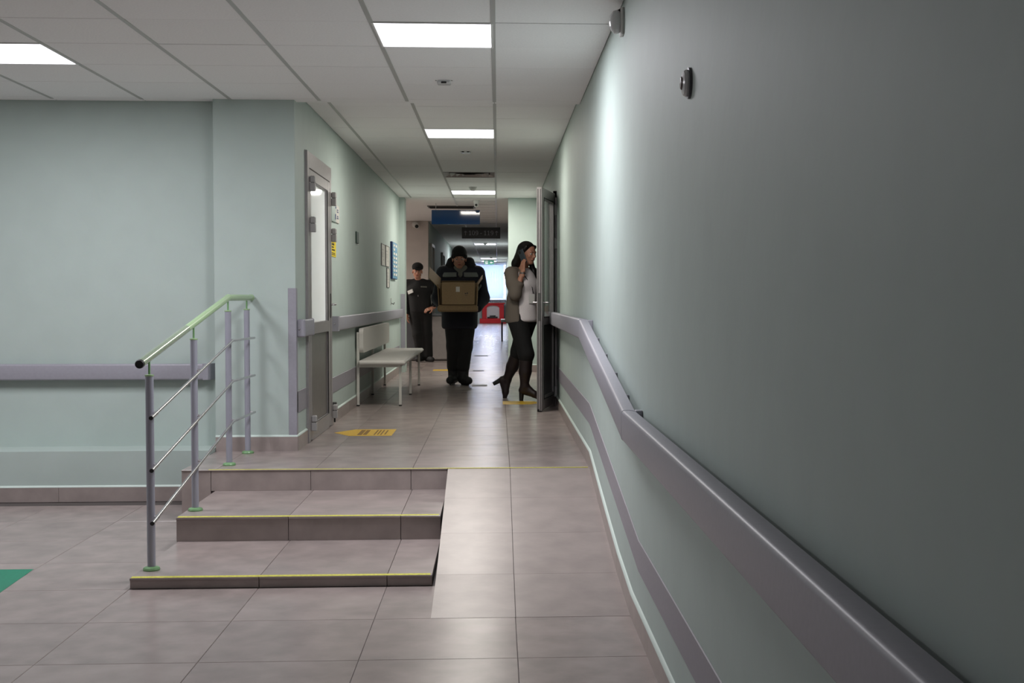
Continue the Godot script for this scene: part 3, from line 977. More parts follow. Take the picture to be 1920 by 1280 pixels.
	for y in [1.93, 1.60, 0.14]:
		var hb = mb()
		add_box(hb, hinge + Vector3(0.03, y, 0.045), Vector3(0.07, 0.11, 0.04), 0.006)
		add_box(hb, hinge + Vector3(0.01, y, 0.0), Vector3(0.04, 0.10, 0.10), 0.006)
		put("hinge", hb.commit(), M.alu_hinge, r)
	var hw = -LB.z if LB.z.x < 0 else LB.z
	var hbase = free - u * 0.07 + Vector3(0, 1.02, 0)
	for sg in [-1.0, 1.0]:
		var h2 = put("handle", tube([hbase, hbase + hw * sg * 0.07], 0.009, 12), M.chrome, leaf2)
		put("lever", tube([hbase + hw * sg * 0.066, hbase + hw * sg * 0.066 - u * 0.12], 0.008, 12), M.chrome, h2)
	put("door_stop", box(Vector3(0.05, 0.03, 0.06), 0.006), M.black, r, free + Vector3(0.004, 0.016, -0.03))
	put("closer", box(Vector3(0.05, 0.10, 0.26), 0.01), M.rubber, r, Vector3(-0.05, 0.87, 0.30) + Vector3(0.0, 0, 0.0))
	# the room behind the open door
	wall("wall_room", Vector3(0.835, UP_Y - 0.2, -15.2), Vector3(3.4, UP_Y, -11.0), M.slab, "floor of the room behind the open door")
	wall("wall_room", Vector3(3.2, UP_Y, -15.2), Vector3(3.4, 3.1, -11.0), M.wall, "back wall of the room behind the open door")
	wall("wall_room", Vector3(0.835, UP_Y, -15.4), Vector3(3.4, 3.1, -15.2), M.wall, "far wall of the room behind the open door")
	wall("wall_room", Vector3(0.835, UP_Y, -11.2), Vector3(3.4, 3.1, -11.0), M.wall, "near wall of the room behind the open door")
	wall("ceiling_room", Vector3(0.835, 2.85, -15.4), Vector3(3.4, 3.1, -11.0), M.ceil, "ceiling of the room behind the open door")
	put("sill_floor", span(Vector3(0.0, -0.25, -1.1), Vector3(0.25, 0.0, 0.0)), M.slab, r)
	# doors along the far passage
	var k = 0
	for z in [-23.75, -28.5, -33.5, -39.5]:
		var fd = struct("door_%d" % (3 + k), ["pale glazed door at the mouth of the far passage", "second dark-framed door along the far passage", "third dark-framed door along the far passage", "last dark-framed door along the far passage"][k], Vector3(-1.29, UP_Y, z))
		var s4 = mb()
		for zz in [-0.03, -1.0]: add_box(s4, Vector3(0.02, 1.05, zz), Vector3(0.06, 2.1, 0.06), 0.003)
		add_box(s4, Vector3(0.02, 2.07, -0.515), Vector3(0.06, 0.06, 0.91), 0.003)
		put("frame", s4.commit(), M.alu_hinge, fd)
		put("pane", box(Vector3(0.012, 1.2, 0.88)), M.film if k == 0 else M.white_gloss, fd, Vector3(0.012, 1.4, -0.515))
		put("lower_panel", box(Vector3(0.012, 0.75, 0.88)), M.alu, fd, Vector3(0.012, 0.40, -0.515))
		put("handle", tube([Vector3(0.03, 1.0, -0.9), Vector3(0.07, 1.0, -0.9), Vector3(0.07, 1.0, -0.8)], 0.009, 8), M.chrome, fd)
		k += 1

# ---------------------------------------------------------------- furniture
func make_bench(called, label, at, length, frames):
	var t = thing(called, label, "bench", at)      # against the wall at local x = 0, seat towards +x, runs to -z
	var st = mb()
	put("seat", (func():
		var s = mb()
		add_box(s, Vector3(0.255, 0.43, -length * 0.5), Vector3(0.46, 0.045, length), 0.016)
		return s.commit()).call(), M.leather, t)
	put("backrest", (func():
		# rounded board
		var poly = []
		var w = length - 0.12
		var h = 0.24
		var r = 0.05
		for c in [[w * 0.5 - r, h * 0.5 - r, 0], [-w * 0.5 + r, h * 0.5 - r, 1], [-w * 0.5 + r, -h * 0.5 + r, 2], [w * 0.5 - r, -h * 0.5 + r, 3]]:
			for k in 5:
				var a = PI / 2 * (c[2] + k / 4.0)
				poly.append(Vector2(c[0] + r * cos(a), c[1] + r * sin(a)))
		return prism(poly, 0.042, Vector3(0.03, 0.645, -length * 0.5), Basis(Vector3(0, 0, -1), Vector3(0, 1, 0), Vector3(1, 0, 0)))).call(), M.leather, t)
	var fr = mb()
	for z in frames: add_box(fr, Vector3(0.225, 0.395, z), Vector3(0.42, 0.025, 0.025), 0.002)
	for x in [0.035, 0.42]: add_box(fr, Vector3(x, 0.395, -length * 0.5), Vector3(0.024, 0.024, length - 0.1), 0.002)
	put("seat_frame", fr.commit(), M.frame_white, t)
	for z in frames:
		var lg = put("leg", box(Vector3(0.025, 0.725, 0.025), 0.002), M.frame_white, t, Vector3(0.018, 0.3645, z))
		put("foot_cap", box(Vector3(0.029, 0.012, 0.029), 0.002), M.rubber, lg, Vector3(0, -0.3565, 0))
		var lf = put("leg", box(Vector3(0.025, 0.40, 0.025), 0.002), M.frame_white, t, Vector3(0.43, 0.202, z))
		put("foot_cap", box(Vector3(0.029, 0.012, 0.029), 0.002), M.rubber, lf, Vector3(0, -0.194, 0))
	return t

func make_furniture():
	make_bench("bench", "white padded bench with a backrest against the left corridor wall", Vector3(XL + 0.012, UP_Y, -12.2), 3.05, [-0.08, -1.5, -2.97])
	# small white bench far down the passage
	var b = thing("bench", "small white bench with dark legs far down the passage", "bench", Vector3(0.21, UP_Y, -30.3))
	put("seat", box(Vector3(0.26, 0.06, 1.4), 0.01, Vector3(0, 0.50, -0.7)), M.white, b)
	for z in [-0.06, -1.34]:
		for x in [-0.1, 0.1]: put("leg", box(Vector3(0.035, 0.47, 0.035), 0.003), M.rubber, b, Vector3(x, 0.235, z))
	# reception desk
	var d = thing("reception_desk", "pale reception desk with a grey top behind the guard", "desk", Vector3(-1.13, UP_Y, -21.3))
	put("front_panel", box(Vector3(0.46, 0.72, 0.03), 0.002, Vector3(0.24, 0.39, 0.2)), M.desk, d)
	put("front_panel", box(Vector3(0.48, 0.72, 0.03), 0.002, Vector3(-0.235, 0.39, 0.2)), M.desk_top, d)
	put("body", box(Vector3(0.94, 0.70, 0.36), 0.002, Vector3(0, 0.36, 0.0)), M.desk, d)
	put("plinth", box(Vector3(0.90, 0.03, 0.34), 0.0, Vector3(0, 0.015, 0.0)), M.black, d)
	put("top", box(Vector3(1.0, 0.03, 0.50), 0.006, Vector3(0, 0.775, 0.0)), M.desk_top, d)
	# paper fireplace under the far window
	var f = thing("fireplace_prop", "red cardboard fireplace decoration under the far window", "decoration", Vector3(-0.19, UP_Y, -52.3))
	put("base", box(Vector3(1.12, 0.20, 0.35), 0.008, Vector3(0, 0.10, 0.0)), M.red, f)
	for s in [-1, 1]: put("column", box(Vector3(0.19, 0.60, 0.26), 0.008, Vector3(s * 0.36, 0.50, 0.0)), M.red, f)
	var arch = [Vector2(-0.265, 0.0)]
	for k in 9:
		var a = PI - PI * k / 8.0
		arch.append(Vector2(0.265 * cos(a), 0.115 * sin(a)))
	arch.append_array([Vector2(0.265, 0.0), Vector2(0.265, 0.17), Vector2(-0.265, 0.17)])
	var clean = [Vector2(-0.265, 0.17)]
	for k in 9:
		var a = PI - PI * k / 8.0
		clean.append(Vector2(0.265 * cos(a), 0.115 * sin(a)))
	clean.append(Vector2(0.265, 0.17))
	put("arch", prism(clean, 0.24, Vector3(0, 0.63, -0.12)), M.red, f)
	put("mantel", box(Vector3(1.0, 0.05, 0.32), 0.008, Vector3(0, 0.825, 0.0)), M.red, f)
	put("back_panel", box(Vector3(0.56, 0.62, 0.02), 0.0, Vector3(0, 0.50, 0.04)), M.brick_print, f)
	for q in [[-0.12, 0.235, 0.15], [0.06, 0.235, -0.1], [-0.02, 0.29, 0.05]]:
		put("log", tube([Vector3(q[0] - 0.12, q[1], 0.10 + q[2] * 0.1), Vector3(q[0] + 0.13, q[1] + 0.01, 0.11)], 0.035, 10), M.boot, f)
	var rng = RandomNumberGenerator.new()
	rng.seed = 3
	var st = mb()
	for k in 220:
		var c = Vector3(rng.randf_range(-0.52, 0.5), 0.885 + rng.randf_range(0, 0.05), rng.randf_range(-0.1, 0.14))
		var dir = Vector3(rng.randf_range(-1, 1), rng.randf_range(-1, 1), rng.randf_range(-1, 1)).normalized() * 0.03
		var sd = dir.cross(Vector3(0.3, 1, 0.2)).normalized() * 0.006
		tri(st, c - dir, c + dir + sd, c + dir - sd, dir.cross(sd).normalized())
	var gl = solo("tinsel_garland", st.commit(), M.tinsel, "silver tinsel garland lying on the red fireplace mantel", "garland", Vector3(-0.19, UP_Y, -52.3))
	gl.set_meta("kind", "stuff")

# ---------------------------------------------------------------- small things on walls and ceilings
func text_mesh(s, size, depth = 0.002):
	var tm = TextMesh.new()
	var f = SystemFont.new()
	f.font_names = PackedStringArray(["Droid Serif"])
	tm.font = f
	tm.text = s
	tm.font_size = 32
	tm.pixel_size = size / 32.0
	tm.depth = depth
	tm.curve_step = 1.0
	return tm

func bars(parent, called, m, rects, basis, at):
	for r in rects:
		var st = mb()
		add_box(st, at + basis * Vector3(r[0], r[1], 0), Vector3(r[2], r[3], 0.0012), 0.0, basis)
		put(called, st.commit(), m, parent)

func make_wall_things():
	var B = Basis(Vector3(0, 0, -1), Vector3(0, 1, 0), Vector3(1, 0, 0))   # on the left wall, x runs down the corridor
	# door plate
	var p = thing("door_plate", "small grey and white room plate with blue print beside the closed door", "sign", Vector3(XL, 2.105, -10.80))
	var st = mb()
	add_box(st, Vector3(0.006, 0, 0.12), Vector3(0.26, 0.16, 0.012), 0.003, B)
	put("holder", st.commit(), M.holder, p)
	st = mb()
	add_box(st, Vector3(0.006, 0, -0.13), Vector3(0.24, 0.15, 0.010), 0.002, B)
	put("paper", st.commit(), M.paper, p)
	bars(p, "print", M.blue_edge, [[0.0, 0.05, 0.05, 0.018], [-0.02, -0.03, 0.045, 0.045], [0.12, 0.035, 0.09, 0.008], [0.12, 0.018, 0.10, 0.008], [0.12, -0.02, 0.08, 0.008], [0.12, -0.036, 0.10, 0.008]], B, Vector3(0.0135, 0, 0))
	# yellow notice
	var y = thing("notice", "yellow notice with black print under the room plate", "sign", Vector3(XL, 1.805, -10.68))
	st = mb()
	add_box(st, Vector3(0.002, 0, 0), Vector3(0.36, 0.15, 0.004), 0.0, B)
	put("sheet", st.commit(), M.yellow_sign, y)
	bars(y, "print", M.print, [[-0.02, 0.055, 0.10, 0.018], [-0.01, 0.03, 0.14, 0.018], [-0.03, 0.005, 0.12, 0.012], [0.01, -0.018, 0.18, 0.012], [0.0, -0.045, 0.22, 0.006], [0.0, -0.058, 0.24, 0.006]], B, Vector3(0.0045, 0, 0))
	# dark plate
	var k = thing("wall_switch", "small dark green plate on the wall between the door and the posters", "plate", Vector3(XL, 1.978, -12.48))
	put("plate", box(Vector3(0.012, 0.115, 0.20), 0.003), mat(Color(0.10, 0.20, 0.16), 0.4), k, Vector3(0.006, 0, 0))
	put("clip", box(Vector3(0.012, 0.012, 0.02), 0.002), M.white, k, Vector3(0.006, -0.066, -0.07))
	# framed notices
	var sheets = [[-15.30, 1.905, 0.48, 0.265, "framed white notice nearest the bench back on the left wall"], [-15.87, 1.905, 0.50, 0.265, "framed white notice beside the blue board on the left wall"], [-15.95, 1.635, 0.36, 0.25, "framed white notice hanging under the other two notices"]]
	for s in sheets:
		var n = thing("framed_notice", s[4], "notice", Vector3(XL, s[1], s[0]), 0.0, "framed notices on the left wall")
		st = mb()
		add_box(st, Vector3(0.004, 0, 0), Vector3(s[2] - 0.02, s[3] - 0.012, 0.006), 0.0, B)
		put("paper", st.commit(), M.paper, n)
		ring_frame(n, "frame", M.alu, s[2], s[3], 0.008, 0.012, Vector3(0.006, 0, 0), B)
		bars(n, "print", M.alu, [[-0.06, 0.06, 0.2, 0.008], [-0.05, 0.02, 0.22, 0.005], [-0.06, 0.0, 0.2, 0.005], [-0.05, -0.02, 0.22, 0.005], [0.05, -0.06, 0.06, 0.012]], B, Vector3(0.0078, 0, 0))
	var bb = thing("info_board", "light blue information board with rows of white cards", "board", Vector3(XL, 1.873, -16.74))
	put("panel", box(Vector3(0.028, 0.49, 0.76), 0.004), M.blue_edge, bb, Vector3(0.014, 0, 0))
	put("face", box(Vector3(0.006, 0.475, 0.745), 0.001), M.blue_board, bb, Vector3(0.030, 0, 0))
	for r in 8:
		for c in 2:
			if r == 1 and c == 1: continue
			put("card", box(Vector3(0.003, 0.032, 0.20), 0.0), M.paper, bb, Vector3(0.0345, 0.20 - r * 0.055, 0.17 - c * 0.32))
	var so = thing("wall_hook", "small white hook on the wall above the handrail end", "hook", Vector3(XL, 1.33, -16.43))
	put("plate", box(Vector3(0.008, 0.09, 0.03), 0.002), M.white, so, Vector3(0.004, 0, 0))
	put("hook", tube([Vector3(0.006, -0.02, 0), Vector3(0.035, -0.035, 0), Vector3(0.045, -0.01, 0)], 0.005, 8), M.alu_dark, so)
	# motion detector high on the right wall
	var pr = thing("motion_detector", "white motion detector high on the right wall under the ceiling", "detector", Vector3(XR, 2.655, -5.78))
	put("back_plate", box(Vector3(0.016, 0.125, 0.075), 0.004), M.white, pr, Vector3(-0.008, 0, 0))
	var prof = []
	for q in 9:
		var a = -PI / 2 + PI * q / 8.0
		prof.append(Vector2(0.034 * cos(a) + 0.0001, 0.055 * sin(a)))
	prof[0].x = 0.0
	prof[8].x = 0.0
	put("lens", lathe(prof, 22), M.white_gloss, pr, Vector3(-0.034, 0.0, 0))
	put("bracket", tube([Vector3(-0.005, 0.06, 0), Vector3(-0.03, 0.045, 0)], 0.008, 10), M.black, pr)
	# call point
	var fa = thing("alarm_sounder", "small oval silver alarm sounder on the right wall", "alarm", Vector3(XR, 2.03, -3.77))
	var LB = Basis(Vector3.BACK, PI / 2)     # y axis to -x
	put("back_plate", lathe([Vector2(0.0, 0), Vector2(0.047, 0), Vector2(0.047, 0.008), Vector2(0.0, 0.010)], 28, LB), M.vinyl_dark, fa)
	put("body", lathe([Vector2(0.040, 0.008), Vector2(0.041, 0.014), Vector2(0.036, 0.022), Vector2(0.024, 0.026), Vector2(0.0, 0.0265)], 28, LB), M.white_gloss, fa)
	put("lens", lathe([Vector2(0.021, 0.026), Vector2(0.017, 0.030), Vector2(0.0, 0.031)], 20, LB), mat(Color(0.20, 0.04, 0.05), 0.2), fa)
	# ceiling sensors
	var s1 = thing("ceiling_sensor", "small white sensor with a dark slot on the hall ceiling", "sensor", Vector3(-0.335, CEIL_N, -7.92))
	put("body", box(Vector3(0.085, 0.022, 0.085), 0.006), M.white_gloss, s1, Vector3(0, -0.011, 0))
	put("slot", box(Vector3(0.034, 0.012, 0.006), 0.002), M.black, s1, Vector3(0, -0.015, 0.0425))
	for s in [-1, 1]: put("screw", lathe([Vector2(0.0, -0.003), Vector2(0.005, -0.002), Vector2(0.005, 0.0)], 10), M.alu_dark, s1, Vector3(s * 0.05, 0, 0.02))
	var s2 = thing("ceiling_sensor", "flat white sensor with two dark spots on the corridor ceiling", "sensor", Vector3(-0.31, CEIL_F, -12.25))
	put("body", box(Vector3(0.10, 0.016, 0.10), 0.005), M.white_gloss, s2, Vector3(0, -0.008, 0))
	for s in [-1, 1]: put("spot", box(Vector3(0.024, 0.01, 0.006), 0.002), M.black, s2, Vector3(s * 0.025, -0.008, 0.049))
	var sd = [[-0.316, -16.15, "round white smoke detector before the last corridor lamp", CEIL_F], [-0.32, -32.4, "dark smoke detector by the first lamp of the far passage", CEIL_F - 0.006], [-0.30, -38.0, "dark smoke detector between lamps of the far passage", CEIL_F - 0.006], [-0.22, -43.6, "dark smoke detector before the exit sign", CEIL_F - 0.006]]
	for q in sd:
		var s3 = thing("smoke_detector", q[2], "smoke detector", Vector3(q[0], q[3], q[1]), 0.0, "smoke detectors on the ceilings")
		put("base", lathe([Vector2(0.0, -0.014), Vector2(0.052, -0.012), Vector2(0.054, 0.0), Vector2(0, 0.0)], 22), M.white, s3)
		put("dome", lathe([Vector2(0.0, -0.052), Vector2(0.026, -0.05), Vector2(0.032, -0.036), Vector2(0.044, -0.03), Vector2(0.046, -0.013), Vector2(0, -0.013)], 22), M.white, s3)
	# air diffuser in place of a ceiling tile
	var v = thing("air_diffuser", "square brushed metal air diffuser in the corridor ceiling", "vent", Vector3(-0.3225, CEIL_F, -14.5275))
	for k2 in 4:
		var w = 0.585 - k2 * 0.14
		st = mb()
		var y0 = 0.0 - 0.002 * k2
		for sgn in [-1, 1]:
			quad(st, Vector3(sgn * w * 0.5, y0 - 0.004, -w * 0.5), Vector3(sgn * w * 0.5, y0 - 0.004, w * 0.5), Vector3(sgn * (w * 0.5 - 0.055), y0 + 0.024, w * 0.5 - 0.055), Vector3(sgn * (w * 0.5 - 0.055), y0 + 0.024, -w * 0.5 + 0.055), Vector3(-sgn * 0.4, -0.9, 0).normalized())
			quad(st, Vector3(-w * 0.5, y0 - 0.004, sgn * w * 0.5), Vector3(w * 0.5, y0 - 0.004, sgn * w * 0.5), Vector3(w * 0.5 - 0.055, y0 + 0.024, sgn * (w * 0.5 - 0.055)), Vector3(-w * 0.5 + 0.055, y0 + 0.024, sgn * (w * 0.5 - 0.055)), Vector3(0, -0.9, -sgn * 0.4).normalized())
		put("louvre", st.commit(), M.steel, v)
	put("frame", (func():
		var s9 = mb()
		for sgn in [-1, 1]:
			add_box(s9, Vector3(sgn * 0.295, -0.002, 0), Vector3(0.012, 0.008, 0.60), 0.001)
			add_box(s9, Vector3(0, -0.002, sgn * 0.295), Vector3(0.578, 0.008, 0.012), 0.001)
		return s9.commit()).call(), M.steel, v)
	put("plenum_box", box(Vector3(0.57, 0.01, 0.57)), M.black, v, Vector3(0, 0.04, 0))
	var v2 = thing("air_grille", "dark slotted air grille in the lobby ceiling above the blue sign", "vent", Vector3(-0.72, CEIL_F, -19.65))
	put("frame", box(Vector3(0.74, 0.012, 0.44), 0.003), M.alu_dark, v2, Vector3(0, -0.006, 0))
	for k3 in 9: put("slat", box(Vector3(0.68, 0.006, 0.012)), M.black, v2, Vector3(0, -0.014, -0.18 + 0.045 * k3), Vector3(0.5, 0, 0))
	# cameras
	var c1 = thing("security_camera", "white ceiling camera with a black lens above the blue sign", "camera", Vector3(-0.31, CEIL_F, -18.3))
	put("housing", lathe([Vector2(0.0, -0.10), Vector2(0.026, -0.10), Vector2(0.036, -0.06), Vector2(0.05, -0.01), Vector2(0.05, 0.0), Vector2(0, 0.0)], 24), M.white, c1)
	put("lens", lathe([Vector2(0.0, 0.0), Vector2(0.018, 0.0), Vector2(0.018, 0.03), Vector2(0, 0.032)], 16, Basis(Vector3.RIGHT, PI / 2)), M.black, c1, Vector3(0.0, -0.075, 0.015))
	var c2 = thing("security_camera", "white camera with a black lens on the beige lobby wall", "camera", Vector3(-1.53, 2.74, -23.3))
	put("base", lathe([Vector2(0, 0), Vector2(0.06, 0), Vector2(0.055, 0.03), Vector2(0, 0.035)], 22, Basis(Vector3.RIGHT, PI / 2)), M.white, c2)
	put("body", tube([Vector3(0, -0.01, 0.03), Vector3(0.03, -0.03, 0.10), Vector3(0.04, -0.04, 0.17)], 0.045, 18), M.white, c2)
	put("lens", tube([Vector3(0.04, -0.04, 0.168), Vector3(0.042, -0.042, 0.178)], 0.034, 16), M.black, c2)
	# hanging signs
	var b1 = thing("hanging_sign", "glossy plain blue sign hanging from the lobby ceiling", "sign", Vector3(-0.63, 2.60, -18.95))
	put("board", box(Vector3(0.73, 0.215, 0.03), 0.003), M.blue, b1)
	for x in [-0.3, 0.3]: put("hanger", tube([Vector3(x, 0.1, 0), Vector3(x, 0.21, 0)], 0.004, 8), M.chrome, b1)
	var b2 = thing("number_sign", "dark hanging sign reading 109 - 119 between two arrows", "sign", Vector3(-0.312, 2.615, -23.8))
	put("board", box(Vector3(0.73, 0.212, 0.035), 0.003), M.sign_dark, b2)
	put("lettering", text_mesh("109 - 119", 0.115, 0.003), M.sign_grey, b2, Vector3(0, -0.004, 0.0185))
	for s in [-1, 1]:
		st = mb()
		add_box(st, Vector3(s * 0.295, -0.01, 0.0185), Vector3(0.009, 0.075, 0.003))
		for t in [-1, 1]: add_box(st, Vector3(s * 0.295 + t * 0.012, 0.021, 0.0185), Vector3(0.034, 0.009, 0.003), 0.0, Basis(Vector3.BACK, -t * 0.7))
		put("arrow", st.commit(), M.sign_grey, b2)
	for x in [-0.3, 0.3]: put("hanger", tube([Vector3(x, 0.1, 0), Vector3(x, 0.19, 0)], 0.004, 8), M.chrome, b2)
	var ex = thing("exit_sign", "green exit sign with a running figure and an arrow by the far window", "sign", Vector3(-0.31, 2.68, -46.0))
	put("board", box(Vector3(0.36, 0.155, 0.03), 0.003), M.exit, ex)
	st = mb()
	add_box(st, Vector3(-0.09, 0.0, 0.017), Vector3(0.09, 0.12, 0.003))
	put("door_symbol", st.commit(), M.white, ex)
	st = mb()
	add_lathe(st, [Vector2(0, -0.012), Vector2(0.012, 0), Vector2(0, 0.012)], 8, Vector3(-0.085, 0.04, 0.018))
	for q in [[-0.085, 0.01, 0.022, 0.05, 0.2], [-0.105, -0.035, 0.012, 0.055, -0.7], [-0.07, -0.035, 0.012, 0.055, 0.5], [-0.065, 0.015, 0.012, 0.05, 1.1]]: add_box(st, Vector3(q[0], q[1], 0.0195), Vector3(q[2], q[3], 0.002), 0.0, Basis(Vector3.BACK, q[4]))
	put("running_figure", st.commit(), M.exit, ex)
	put("arrow", prism([Vector2(0.03, 0.0), Vector2(0.085, 0.045), Vector2(0.085, 0.015), Vector2(0.14, 0.015), Vector2(0.14, -0.015), Vector2(0.085, -0.015), Vector2(0.085, -0.045)], 0.003, Vector3(0, 0, 0.0155)), M.white, ex)
	put("hanger", tube([Vector3(0, 0.07, 0), Vector3(0, 0.125, 0)], 0.006, 8), M.alu_dark, ex)

func make_floor_marks():
	var flat = Basis(Vector3(1, 0, 0), Vector3(0, 0, -1), Vector3(0, 1, 0))     # polygon x, y -> x, -z; pushed up
	var a = thing("floor_arrow", "yellow arrow sticker with dark print on the floor before the closed door", "sticker", Vector3(-1.02, UP_Y, -9.86))
	put("arrow", prism([Vector2(-0.27, 0.0), Vector2(-0.13, 0.235), Vector2(0.20, 0.235), Vector2(0.20, -0.235), Vector2(-0.13, -0.235)], 0.0012, Vector3.ZERO, flat), M.yellow, a)
	for q in [[-0.055, 0.035, 0.36], [-0.015, 0.03, 0.34], [0.06, 0.012, 0.36], [0.085, 0.012, 0.33], [0.11, 0.012, 0.36], [0.14, 0.012, 0.30]]: put("print", box(Vector3(q[1], 0.0006, q[2])), M.print_soft, a, Vector3(q[0], 0.0016, 0.0))
	var b = thing("floor_arrow", "yellow floor sticker beside the woman's heeled boot", "sticker", Vector3(0.24, UP_Y, -12.60))
	put("arrow", prism([Vector2(-0.19, 0.19), Vector2(0.10, 0.19), Vector2(0.22, 0.0), Vector2(0.10, -0.19), Vector2(-0.19, -0.19)], 0.0012, Vector3.ZERO, flat), M.yellow, b)
	var c = thing("floor_arrow", "pale yellow floor sticker left of the man with the cartons", "sticker", Vector3(-0.82, UP_Y, -18.35))
	put("arrow", prism([Vector2(-0.13, 0.16), Vector2(0.16, 0.16), Vector2(0.16, -0.16), Vector2(-0.13, -0.16)], 0.0012, Vector3.ZERO, flat), M.yellow, c)
	var marks = [[-0.30, -22.85, 0.25, 0.3, "dark tape mark on the lobby floor farthest along"], [-0.28, -18.15, 0.16, 0.25, "dark tape mark on the floor level with the pilasters"], [-0.22, -15.1, 0.18, 0.3, "dark tape mark on the floor beside the man's boot"]]
	for m in marks:
		solo("floor_tape", box(Vector3(m[2], 0.0015, m[3])), M.vinyl_dark, m[4], "tape", Vector3(m[0], UP_Y + 0.0007, m[1]), Vector3.ZERO, "dark tape marks on the floor")
	var g = thing("floor_marking", "green arrow-shaped marking on the hall floor left of the railing", "marking", Vector3(-2.75, 0, -6.2))
	put("marking", prism([Vector2(0.39, 0.205), Vector2(-0.7, 0.205), Vector2(-0.7, -0.30), Vector2(0.42, -0.30)], 0.0012, Vector3.ZERO, flat), M.green_mark, g)

# ---------------------------------------------------------------- bodies: distance fields meshed as surface nets
# a shape is ["c", a, b, ra, rb] a tapered capsule, ["e", centre, radii, basis] an ellipsoid, ["b", centre, half size, rounding, basis] a box;
# a sixth value is its own blending width; shapes whose first letter is "-" (as "-e") are cut away
func field_mesh(st, shapes, cell: float, k: float):
	var lo = Vector3(1e9, 1e9, 1e9)
	var hi = -lo
	var boxes = []
	for s in shapes:
		var a: Vector3
		var b: Vector3
		if s[0] == "c":
			var r = maxf(s[3], s[4])
			a = s[1].min(s[2]) - Vector3.ONE * r
			b = s[1].max(s[2]) + Vector3.ONE * r
		elif s[0].ends_with("e"):
			var r = maxf(s[2].x, maxf(s[2].y, s[2].z))
			var B: Basis = s[3] if s.size() > 3 else Basis()
			var e = (B.x * s[2].x).abs() + (B.y * s[2].y).abs() + (B.z * s[2].z).abs()
			e = e.min(Vector3.ONE * r)
			a = s[1] - e
			b = s[1] + e
		else:
			var B: Basis = s[4] if s.size() > 4 else Basis()
			var e = (B.x * s[2].x).abs() + (B.y * s[2].y).abs() + (B.z * s[2].z).abs()
			a = s[1] - e
			b = s[1] + e
		var pad = Vector3.ONE * (k + cell * 2.5)
		boxes.append([a - pad, b + pad])
		if not s[0].begins_with("-"):
			lo = lo.min(a - Vector3.ONE * cell * 3.0)
			hi = hi.max(b + Vector3.ONE * cell * 3.0)
	var nx = int(ceil((hi.x - lo.x) / cell)) + 1
	var ny = int(ceil((hi.y - lo.y) / cell)) + 1
	var nz = int(ceil((hi.z - lo.z) / cell)) + 1
	var f = PackedFloat32Array()
	f.resize(nx * ny * nz)
	f.fill(10.0)
	for si in shapes.size():
		var s = shapes[si]
		var kk: float = k
		var kind = s[0]
		var cut = false
		if kind.begins_with("-"):
			cut = true
			kind = kind.substr(1)
		var i0 = clampi(int((boxes[si][0].x - lo.x) / cell), 0, nx - 1)
		var i1 = clampi(int((boxes[si][1].x - lo.x) / cell) + 1, 0, nx - 1)
		var j0 = clampi(int((boxes[si][0].y - lo.y) / cell), 0, ny - 1)
		var j1 = clampi(int((boxes[si][1].y - lo.y) / cell) + 1, 0, ny - 1)
		var k0 = clampi(int((boxes[si][0].z - lo.z) / cell), 0, nz - 1)
		var k1 = clampi(int((boxes[si][1].z - lo.z) / cell) + 1, 0, nz - 1)
		var pa = s[1]
		var ba = Vector3.ZERO
		var bb = 1.0
		var ra = 0.0
		var dr = 0.0
		var inv = Basis()
		var rad = Vector3.ONE
		var rnd = 0.0
		if kind == "c":
			ba = s[2] - s[1]
			bb = maxf(ba.length_squared(), 1e-9)
			ra = s[3]
			dr = s[4] - s[3]
			if s.size() > 5: kk = s[5]
		elif kind == "e":
			rad = s[2]
			if s.size() > 3: inv = s[3].inverse()
			if s.size() > 4: kk = s[4]
		else:
			rad = s[2]
			rnd = s[3]
			if s.size() > 4: inv = s[4].inverse()
			if s.size() > 5: kk = s[5]
		var half = rad - Vector3.ONE * rnd
		for kz in range(k0, k1 + 1):
			for jy in range(j0, j1 + 1):
				var row = (kz * ny + jy) * nx
				var p = Vector3(lo.x + i0 * cell, lo.y + jy * cell, lo.z + kz * cell) - pa
				for ix in range(i0, i1 + 1):
					var d: float
					if kind == "c":
						var h = clampf(p.dot(ba) / bb, 0.0, 1.0)
						d = (p - ba * h).length() - ra - dr * h
					elif kind == "e":
						var q = inv * p
						var q0 = q / rad
						var l0 = q0.length()
						var l1 = (q0 / rad).length()
						d = l0 * (l0 - 1.0) / maxf(l1, 1e-6)
					else:
						var q = (inv * p).abs() - half
						d = q.max(Vector3.ZERO).length() + minf(maxf(q.x, maxf(q.y, q.z)), 0.0) - rnd
					var at = row + ix
					var o = f[at]
					if cut:
						var e = -d
						var g = maxf(kk - absf(o - e), 0.0) / kk
						f[at] = maxf(o, e) + g * g * kk * 0.25
					else:
						var g = maxf(kk - absf(o - d), 0.0) / kk
						f[at] = minf(o, d) - g * g * kk * 0.25
					p.x += cell
	# surface nets
	var index = {}
	var verts = PackedVector3Array()
	var sy = nx
	var sz = nx * ny
	var corners = [0, 1, sy, sy + 1, sz, sz + 1, sz + sy, sz + sy + 1]
	var cpos = [Vector3(0, 0, 0), Vector3(1, 0, 0), Vector3(0, 1, 0), Vector3(1, 1, 0), Vector3(0, 0, 1), Vector3(1, 0, 1), Vector3(0, 1, 1), Vector3(1, 1, 1)]
	var edges = [[0, 1], [2, 3], [4, 5], [6, 7], [0, 2], [1, 3], [4, 6], [5, 7], [0, 4], [1, 5], [2, 6], [3, 7]]
